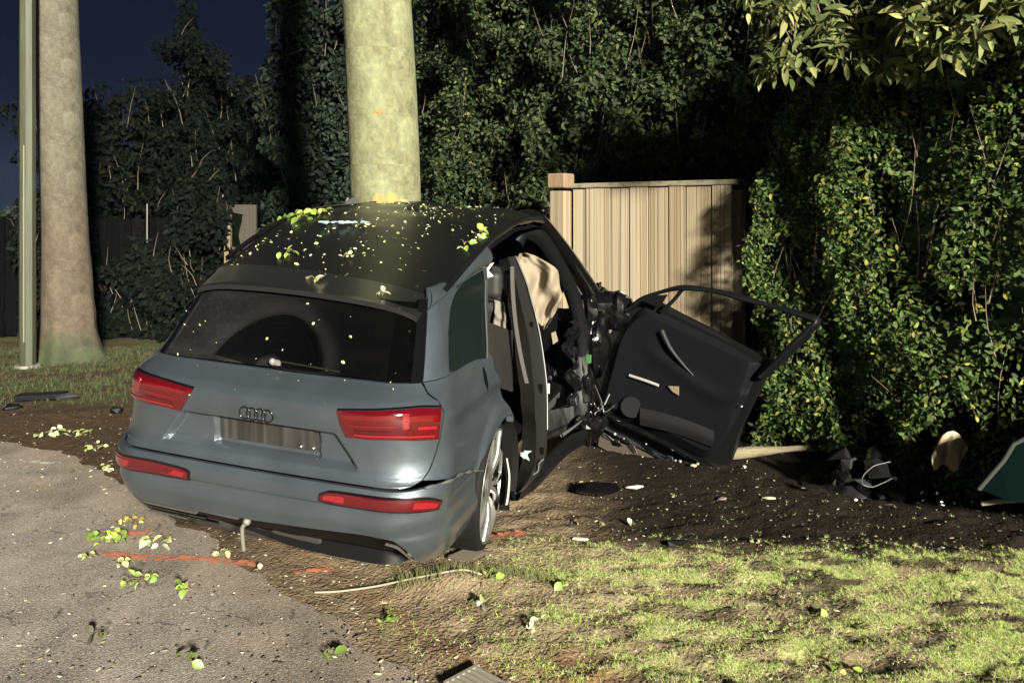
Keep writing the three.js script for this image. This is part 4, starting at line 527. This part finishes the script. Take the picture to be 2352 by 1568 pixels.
{ // single bits scattered over roof, rear window and tailgate
  const list = []; for (let k = 0; k < 620; k++) { const u = rr(-.93, .95), z = .45 + 2.2 * Math.pow(rnd(), .8); if (fbm(u * 2, z * 2, 5, 3) < .42 || (u > .5 && rnd() < .6)) continue; const c = pale[Math.floor(rnd() * 3)], f = rr(.8, 1.4); list.push([roofW(u, z).add(V(0, .008, 0)), qLook(roofN(u, z).add(rdir().multiplyScalar(.6)), rdir()), V(rr(.5, 1.2), 1, 1).multiplyScalar(.007 + .024 * Math.pow(rnd(), 1.6)), C(c[0] * f, c[1] * f, c[2] * f)]); }
  for (let k = 0; k < 30; k++) { const y = rr(1.02, 1.46), s = rr(-.7, .75); const c = pale[Math.floor(rnd() * 3)], f = rr(.9, 1.4); list.push([S(s, y, .012).applyMatrix4(carM), qLook(V(0, .5, 1).add(rdir().multiplyScalar(.7)), rdir()), V(rr(.4, 1.2), 1, 1).multiplyScalar(.005 + .018 * Math.pow(rnd(), 2)), C(c[0] * f, c[1] * f, c[2] * f)]); }
  const m = instanced('fallen_petals', LG, green, list, scene); tag(m, 'pale seeds and leaf scraps scattered over the car roof and rear window', 'leaf litter');
}
{ const [, u, z] = roofPick(790, 516), p = roofW(u, z), g = group('glass_fragments', p); const gm = phy([.25, .36, .36], .15, { clearcoat: 1 }); for (let k = 0; k < 26; k++) { const m = mesh('shard', new THREE.IcosahedronGeometry(rr(.008, .02), 0), gm, g); m.position.set(rr(-.14, .14), .008 + rr(0, .01), rr(-.06, .06)); m.scale.set(1.6, .5, 1); m.rotation.y = rr(0, 3); } tag(g, 'bluish crumbs of broken glass on the roof before the tree', 'broken glass'); }
{ const g = group('torn_branch_stub', at(812, 470, 6.9)); mesh('wood_piece', new THREE.BoxGeometry(.10, .12, .03), std([.02, .02, .02], .6), g).rotation.set(.3, .3, .5); mesh('strip', new THREE.BoxGeometry(.015, .12, .015).translate(-.06, -.02, .02), steel, g).rotation.z = -.35; tag(g, 'dark bent bracket sticking up between roof and trunk', 'car debris'); }
const up = V(0, 1, 0);
for (const [px, py, n, sp, sz, lab, cs] of [
  [245, 1240, 24, .11, .045, 'large bunch of green leaves on the road left of the bumper', fresh], [362, 1248, 16, .08, .045, 'yellow green leafy twig on the orange painted line left of the car', pale], [300, 1203, 16, .09, .035, 'orange brown leaves lying by the painted line under the left bumper', [[.3, .2, .04], [.34, .27, .09], [.16, .14, .03]]],
  [318, 1335, 20, .11, .035, 'spread out green twig in the middle of the road, left half', fresh], [420, 1362, 8, .05, .045, 'upright green leaf tuft on the road below the bumper', fresh], [272, 1298, 7, .06, .03, 'small pale twig below the leafy bunch on the road', pale], [506, 1278, 9, .05, .034, 'pale leaves standing on the orange line under the tow hook', pale], [447, 1516, 5, .055, .055, 'dark green leaf with stalk near the bottom of the road', [[.1, .17, .02], [.07, .10, .02]]], [760, 1506, 4, .04, .05, 'pair of round green leaves low on the road, near its edge', [[.12, .2, .03], [.09, .14, .025]]], [230, 1464, 5, .045, .04, 'dark curled leaf at the lower left of the road', [[.1, .12, .03], [.05, .05, .025]]], [596, 1312, 5, .035, .03, 'small weed at the road edge behind the car', pale], [202, 1287, 5, .05, .028, 'whitish twig scrap far left on the road', pale],
  [122, 998, 16, .13, .05, 'yellow green leaves on the soil at the left edge', pale], [180, 1000, 14, .12, .045, 'more yellow leaves on the soil between road and car', pale], [222, 1030, 12, .1, .04, 'leaf litter clump close to the left bumper corner', pale], [250, 1080, 10, .08, .035, 'clump of small leaves by the road beside the left bumper lamp', pale]])
  sprig('leaf_cluster', lab, gnd(px, py).setY(.005), up, n, sp, sz, cs, 'leaf clusters on the ground');
for (const [px, py, n, sp, sz, lab, cs] of [[1118, 1352, 11, .055, .04, 'bright green weed on the turf at the end of the white cable', fresh], [890, 1416, 10, .06, .04, 'yellow green plant in the rut beside the road', fresh], [1296, 1356, 4, .03, .045, 'single bright leaf on the turf right of the weed', fresh], [1885, 1408, 6, .04, .035, 'small green weed in the middle of the lit turf on the right', fresh], [1990, 1450, 5, .035, .04, 'bright leaf lower on the lit turf on the right', fresh], [1935, 1540, 7, .06, .035, 'yellow green weed near the bottom right', fresh], [1235, 1455, 6, .06, .03, 'flat yellow moss tuft below the weed', pale], [1105, 1395, 5, .04, .05, 'folded pale leaf standing on the turf below the weed', pale], [1382, 1206, 3, .02, .045, 'pale green leaf standing upright beyond the rear wheel, right one', pale], [1322, 1204, 2, .015, .04, 'pale green leaf standing upright beyond the rear wheel, left one', pale], [1450, 1208, 3, .025, .035, 'white petal on the shade-painted soil right of the upright leaves', pale], [1740, 1250, 3, .03, .03, 'white leaf scrap at the edge of the painted shade on the turf', pale]])
  { const q = gnd(px, py); q.y = lie(q.x, -q.z) + .006; sprig('ground_leaf', lab, q, up, n, sp, sz, cs, 'leaves on the verge'); }
{ // loose crumbs, needles and bits on road and soil; short matted grass
  const bits = [], bg = new THREE.IcosahedronGeometry(1, 0);
  for (let k = 0; k < 5200; k++) { const d = 3.2 + 5 * Math.pow(rnd(), 1.6), x = rr(-.66, .66) * d; const s = roadSide(x, d); if (s > -.02 && x > -.2 && rnd() < .4) continue; const y = s < 0 ? -.01 : lie(x, d), dk = rnd(), c = dk < .5 ? [.03, .026, .018] : dk < .8 ? [.12, .1, .06] : [.26, .24, .16], e = rr(.4, 1); if (s < -.1 && rnd() < .65) continue; bits.push([V(x, y + .002, -d), new THREE.Quaternion().setFromEuler(E.set(rr(-.2, .2), rnd() * 6.28, 0)), V(rr(.006, .022) * e, .004 * e + .001, rr(.003, .007)), C(...c)]); }
  tag(instanced('ground_litter', bg, std([1, 1, 1], .9), bits, scene), 'crumbs of bark, needles and soil strewn over road and verge', 'litter');
  const bl = new THREE.BufferGeometry(); { const p = [], ix = []; for (let k = 0; k < 5; k++) { const a = k * 1.257 + .4, x = Math.cos(a), z = Math.sin(a), b = p.length / 3; p.push(-z * .05, 0, x * .05, z * .05, 0, -x * .05, x * .35 - z * .035, .5 + .1 * (k % 3), z * .35 + x * .035, x * .35 + z * .035, .5 + .1 * (k % 3), z * .35 - x * .035, x * (1 + .2 * (k % 2)), .55 + .2 * (k % 3), z * 1.1); ix.push(b, b + 1, b + 3, b, b + 3, b + 2, b + 2, b + 3, b + 4); } bl.setAttribute('position', new THREE.Float32BufferAttribute(p, 3)); bl.setIndex(ix); bl.computeVertexNormals(); }
  const gr = [], lg = [];
  for (let k = 0; k < 230000; k++) {
    const d = 3.05 + 2.9 * Math.pow(rnd(), 1.25), x = rr(-.7, .72 * d), s = roadSide(x, d); if (s < .08) continue;
    const m = fbm(x * 4.5, d * 7, 6, 4), n = fbm(x * .9, d * .9, 4, 4), right = sm(-.3, 1.6, x) * sm(5.25, 4.7, d + .1 * x), w = right * sm(.36, .62, m * .6 + n * .4) + .1 * right; if (rnd() > w * 1.1 * sm(.36, .46, fbm(x * 6, d * 13, 8, 4)) * sm(5.2, 4.85, d + .1 * x) + .004 + .016 * sm(5, 4.5, d)) continue;
    const t = rnd(), c = t < .42 ? [.34, .36, .14] : t < .84 ? [.28, .39, .085] : [.46, .42, .24], f = rr(.7, 1.25);
    gr.push([V(x, lie(x, d) - .002, -d), new THREE.Quaternion().setFromEuler(E.set(rr(-.5, .5), rnd() * 6.28, rr(-.5, .5))), V(rr(.009, .027), rr(.006, .019), rr(.009, .027)), C(c[0] * f, c[1] * f, c[2] * f)]);
  }
  for (let k = 0; k < 260; k++) { const x = rr(-.62, .2), d = 4.36 + rr(-.06, .07); gr.push([V(x, lie(x, d), -d), new THREE.Quaternion().setFromEuler(E.set(rr(-.2, .2), rnd() * 6.28, rr(-.2, .2))), V(.016, rr(.03, .075), .016), C(.13, .14, .05)]); }
  tag(instanced('grass', bl, leafMat(.8), gr, scene), 'short matted yellowish grass and moss on the verge at the right', 'grass');
  for (let k = 0; k < 11000; k++) { const d = rr(8.2, 12.2), x = rr(-8.5, -2.2); if (rnd() > sm(8.3, 9.2, d + .8 * (fbm(x * .9, d * .9, 4, 4) - .5)) || roadSide(x, d) < .5 || rnd() > .25 + sm(.38, .58, fbm(x * 4.5, d * 7, 6, 4))) continue; const f = rr(.6, 1.3); lg.push([V(x, lie(x, d) - .004, -d), new THREE.Quaternion().setFromEuler(E.set(rr(-.3, .3), rnd() * 6.28, rr(-.3, .3))), V(rr(.03, .06), rr(.03, .085), rr(.03, .06)), C(.042 * f * rr(.8, 1.5), .056 * f, .02 * f)]); }
  tag(instanced('grass', bl, leafMat(.8), lg, scene), 'darker green grass strip round the foot of the left tree', 'grass');
}
// sprayed paint marks, 4 mm above what they lie on
const speck = tex(256, (u, v) => { const a = fbm(u * 10, v * 10, 3, 4, 10), b = noise(u * 70, v * 70, 4, 70); const k = sm(.40, .60, a * .65 + b * .4); return [k, k, k]; });
const orange = std([.36, .115, .06], .95, { map: soilTex, alphaMap: speck, transparent: true });
function paintMark(pts, w, mat, label, h = .003, n = 60) { const c = new THREE.CatmullRomCurve3(pts.map(([x, y]) => gnd(x, y))); const g = grid(n, 4, (u, v) => { const p = c.getPoint(u), t = c.getTangent(u), s = V(-t.z, 0, t.x), e = w * (.55 + .9 * fbm(u * 24, v > .5 ? 4 : 9, 3, 3)) * Math.min(1, 8 * Math.min(u, 1 - u) + .15); p.addScaledVector(s, (v - .5) * e + .03 * (fbm(u * 7, 2, 5, 2) - .5)); const sd = roadSide(p.x, -p.z); p.y = (sd < .0 ? -.008 : lie(p.x, -p.z)) + h; return p; }, (u, v) => [u * c.getLength() / .35, v * w / .35]); const m = mesh('paint_mark', g, mat, scene); return tag(m, label, 'paint mark'); }
paintMark([[222, 1262], [300, 1276], [400, 1278], [500, 1284], [560, 1290], [606, 1297]], .075, orange, 'long orange sprayed line on the road behind the car');
paintMark([[232, 1217], [290, 1222], [352, 1218]], .075, orange, 'short orange dash on the road beside the left rear of the car');
paintMark([[672, 1312], [710, 1309], [766, 1303]], .045, orange, 'orange dash at the road edge under the middle of the bumper', .012);
paintMark([[1122, 1246], [1160, 1240], [1212, 1233]], .10, orange, 'orange spray on the soil beside the right rear wheel', .02);
paintMark([[48, 1058], [90, 1060], [142, 1063]], .07, std([.33, .33, .31], .8, { map: soilTex, alphaMap: speck, transparent: true }), 'white chalk mark on the road at the far left');
{ const pts = [[722, 1358], [780, 1355], [862, 1341], [960, 1343], [1060, 1346], [1108, 1348]].map(([x, y]) => { const q = gnd(x, y); q.y = lie(q.x, -q.z) + .012; return q; }); tag(mesh('cable', tube(pts, .0055, 40, 6), std([.17, .155, .105], .8), scene), 'thin pale cable lying across the verge behind the car', 'cable'); }
{ // storm drain at the bottom edge
  const p = gnd(1096, 1580), g = group('drain_grate', V(p.x, lie(p.x, -p.z) + .022, p.z)), m = std([.13, .115, .095], .8); mesh('well', new THREE.BoxGeometry(.34, .02, .34).translate(0, -.012, 0), dark, g); for (let k = 0; k < 6; k++) mesh('bar', new RoundedBoxGeometry(.026, .02, .34, 2, .004).translate(-.15 + k * .06, .008, 0), m, g); mesh('frame', merged([new THREE.BoxGeometry(.38, .024, .03).translate(0, .006, -.185), new THREE.BoxGeometry(.38, .024, .03).translate(0, .006, .185)]), m, g); g.rotation.y = .8; g.scale.set(.5, 1, .5); tag(g, 'rusty drain grate in the verge at the bottom edge', 'drain'); }
// debris
function chunk(n, sz, k) { const pts = []; for (let i = 0; i < n; i++) { const d = rdir(); pts.push(V(d.x * sz[0] * rr(.6, 1), d.y * sz[1] * rr(.6, 1), d.z * sz[2] * rr(.6, 1))); } return crease(new ConvexGeometry(pts), .2); }
function debris(name, label, cat, px, py, geo, mat, rot = [0, 0, 0], h = .02) { const q = gnd(px, py); q.y = lie(q.x, -q.z) + h; const m = mesh(name, geo, mat, scene); m.position.copy(q); m.rotation.set(...rot); return tag(m, label, cat); }
debris('plastic_debris', 'flat black plastic slab on the soil below the left tree', 'car debris', 95, 918, new RoundedBoxGeometry(.5, .07, .16, 2, .02), plastic, [0, .12, .03], .04);
debris('plastic_debris', 'crumpled dark sheet right beside the flat black slab', 'car debris', 160, 920, chunk(24, [.16, .06, .1]), std([.02, .018, .02], .5), [0, .4, 0], .04);
debris('plastic_debris', 'black scrap at the far left edge on the soil', 'car debris', 18, 940, chunk(16, [.14, .05, .09]), plastic, [0, 0, 0], .03);
debris('plastic_debris', 'small black lump on the soil left of the car corner', 'car debris', 265, 950, chunk(16, [.1, .05, .07]), plastic, [0, 0, 0], .03);
for (const [px, py, s, lab, c] of [[1458, 1126, [.075, .018, .03], 'pale plastic piece on the shade-painted soil right of the wheel, nearest the door', [.4, .38, .36]], [1770, 1150, [.07, .012, .025], 'thin pale shard on the shade-painted soil below the door corner', [.35, .28, .2]], [1660, 1150, [.05, .012, .03], 'grey flake left of the thin pale shard', [.16, .13, .12]], [1994, 1124, [.085, .022, .03], 'white plastic bar on the shade-painted soil under the wire loop', [.6, .56, .48]], [2072, 1086, [.035, .04, .02], 'shiny white scrap right of the wire loop', [.6, .6, .55]], [2052, 1142, [.03, .018, .02], 'small white crumb below the wire loop', [.55, .52, .46]], [1966, 1148, [.018, .014, .016], 'tiny pale crumb left of the small white one', [.4, .35, .28]], [1594, 1052 + 25, [.03, .016, .03], 'buff pebble below the outer edge of the door', [.32, .26, .16]], [1332, 1240, [.07, .01, .03], 'white paper scrap on the soil beyond the orange spray', [.6, .57, .46]], [1710, 1078, [.02, .016, .018], 'buff pebble right of the door corner', [.32, .26, .16]]])
  debris('debris_fragment', lab, 'fragment', px, py, chunk(18, s), std(c, .6), [rr(-.1, .1), rr(-.5, .5), rr(-.1, .1)], .015);
debris('plastic_debris', 'black crushed shell part on the soil right of the rear wheel', 'car debris', 1375, 1142, chunk(30, [.2, .06, .1]), gloss, [0, .2, 0], .04);
debris('plastic_debris', 'dark spiky scrap on the turf at the painted shade edge', 'car debris', 1560, 1252, chunk(12, [.11, .03, .04]), plastic, [0, .2, 0], .02);
debris('soil_clod', 'dark clod of earth pushed up beside the right bumper corner', 'clod', 1082, 1285, chunk(40, [.14, .045, .06]), std([.04, .032, .022], 1, { map: soilTex }), [0, .2, 0], .01);
{ // heap of torn car parts at the right
  const scrapM = phy([.0018, .0018, .002], .6, { specularIntensity: .3 }); const q = gnd(2080, 1150), g = group('wreckage_heap', V(q.x, 0, q.z)), put = (n, geo, mat, px, py, d, rot) => { const m = mesh(n, geo, mat, g); m.position.copy(at(px, py, d)).sub(g.position); if (rot) m.rotation.set(...rot); return m; };
  put('bumper_skin', crease(grid(30, 10, (u, v) => V((u - .5) * .9, .02 + .20 * v * (.6 + .8 * fbm(u * 5, 1, 2, 3)) - .25 * (u - .4) ** 2 + .12 * (fbm(u * 6, v * 3, 1, 3) - .5), .16 * Math.cos(v * 2.4) + .1 * Math.sin(u * 3) + .04 * fbm(u * 7, v * 5, 4, 2))), .4), scrapM, 1990, 1140, 5.95, [0, -.2, .03]);
  for (let k = 0; k < 30; k++) put('part', chunk(16, [rr(.04, .2), rr(.03, .11), rr(.04, .14)]), k % 4 ? scrapM : gloss, rr(1910, 2260), rr(1060, 1140), rr(5.5, 6.0), [rr(0, 3), rr(0, 3), rr(0, 3)]);
  for (let k = 0; k < 8; k++) put('bright_scrap', chunk(10, [rr(.01, .03), .012, .015]), chrome, rr(2040, 2240), rr(1130, 1160), 5.35, [rr(0, 3), rr(0, 3), 0]);
  tag(g, 'black heap of torn car parts in the shade at the right', 'wreckage');
  tag(mesh('wire', tube([at(2046, 1060, 5.5), at(2008, 1070, 5.5), at(1984, 1092, 5.45), at(1982, 1112, 5.4), at(2005, 1118, 5.4), at(2035, 1106, 5.45), at(2050, 1098, 5.5)], .0038, 40, 6), std([.05, .05, .046], .5), scene), 'thin curved wire loop sticking out of the wreckage', 'wire');
  const fab = std([.44, .36, .25], .95, { bumpMap: soilBump, bumpScale: .01 }), top = [[2165, 1000], [2178, 992], [2192, 990], [2205, 998], [2222, 1022]], low = [[2140, 1046], [2146, 1080], [2170, 1066], [2194, 1084], [2224, 1030]], TL = smoothLine(top, 24), BL = smoothLine(low, 24);
  const cg = grid(24, 16, (u, v) => at(lerpLine(TL, u)[0] * (1 - v) + lerpLine(BL, u)[0] * v, mix(lerpLine(TL, u)[1], lerpLine(BL, u)[1], v), 5.45 - .05 * Math.sin(u * 13) * v - .12 * v).sub(at(2180, 1040, 5.45)));
  const cm = mesh('torn_airbag', cg, fab, scene); cm.position.copy(at(2180, 1040, 5.45)); tag(cm, 'beige torn airbag cloth hanging on the wreckage at the right', 'airbag');
}
{ // dark green sheet at right edge; tall unseen end added to cast shade
  const p = [at(2246, 1122, 4.9), at(2300, 1060, 4.85), at(2352, 1002, 4.8), V(3.5, .86, -4.66), V(4.15, 1.95, -4.55), V(5.6, 2.05, -4.3), V(5.7, .02, -4.28), V(2.9, .28, -4.82)], o = p[0].clone(), g = group('tarpaulin', o);
  mesh('sheet', plate(p.map((q) => q.clone().sub(o)), .02, V(0, 0, 1)), phy([.0007, .003, .0026], .9, { specularIntensity: .03 }), g); mesh('hem', tube(p.slice(0, 5).map((q) => q.clone().sub(o).add(V(0, 0, .012))), .014, 20, 6), std([.012, .014, .012], .8), g);
  tag(g, 'dark green tarpaulin with slanted hem at the right edge, tall unseen end added for shade', 'tarpaulin');
  tag(mesh('batten', taper([at(2255, 1156, 5.1), at(2310, 1150, 5.05), at(2420, 1142, 5)], () => .016, 10, 6), std([.24, .21, .17], .8), scene), 'pale batten on the ground under the tarpaulin', 'batten');
}
scene.traverse((o) => { if (o.isMesh) { o.castShadow = true; o.receiveShadow = true; } });
renderer.render(scene, camera);
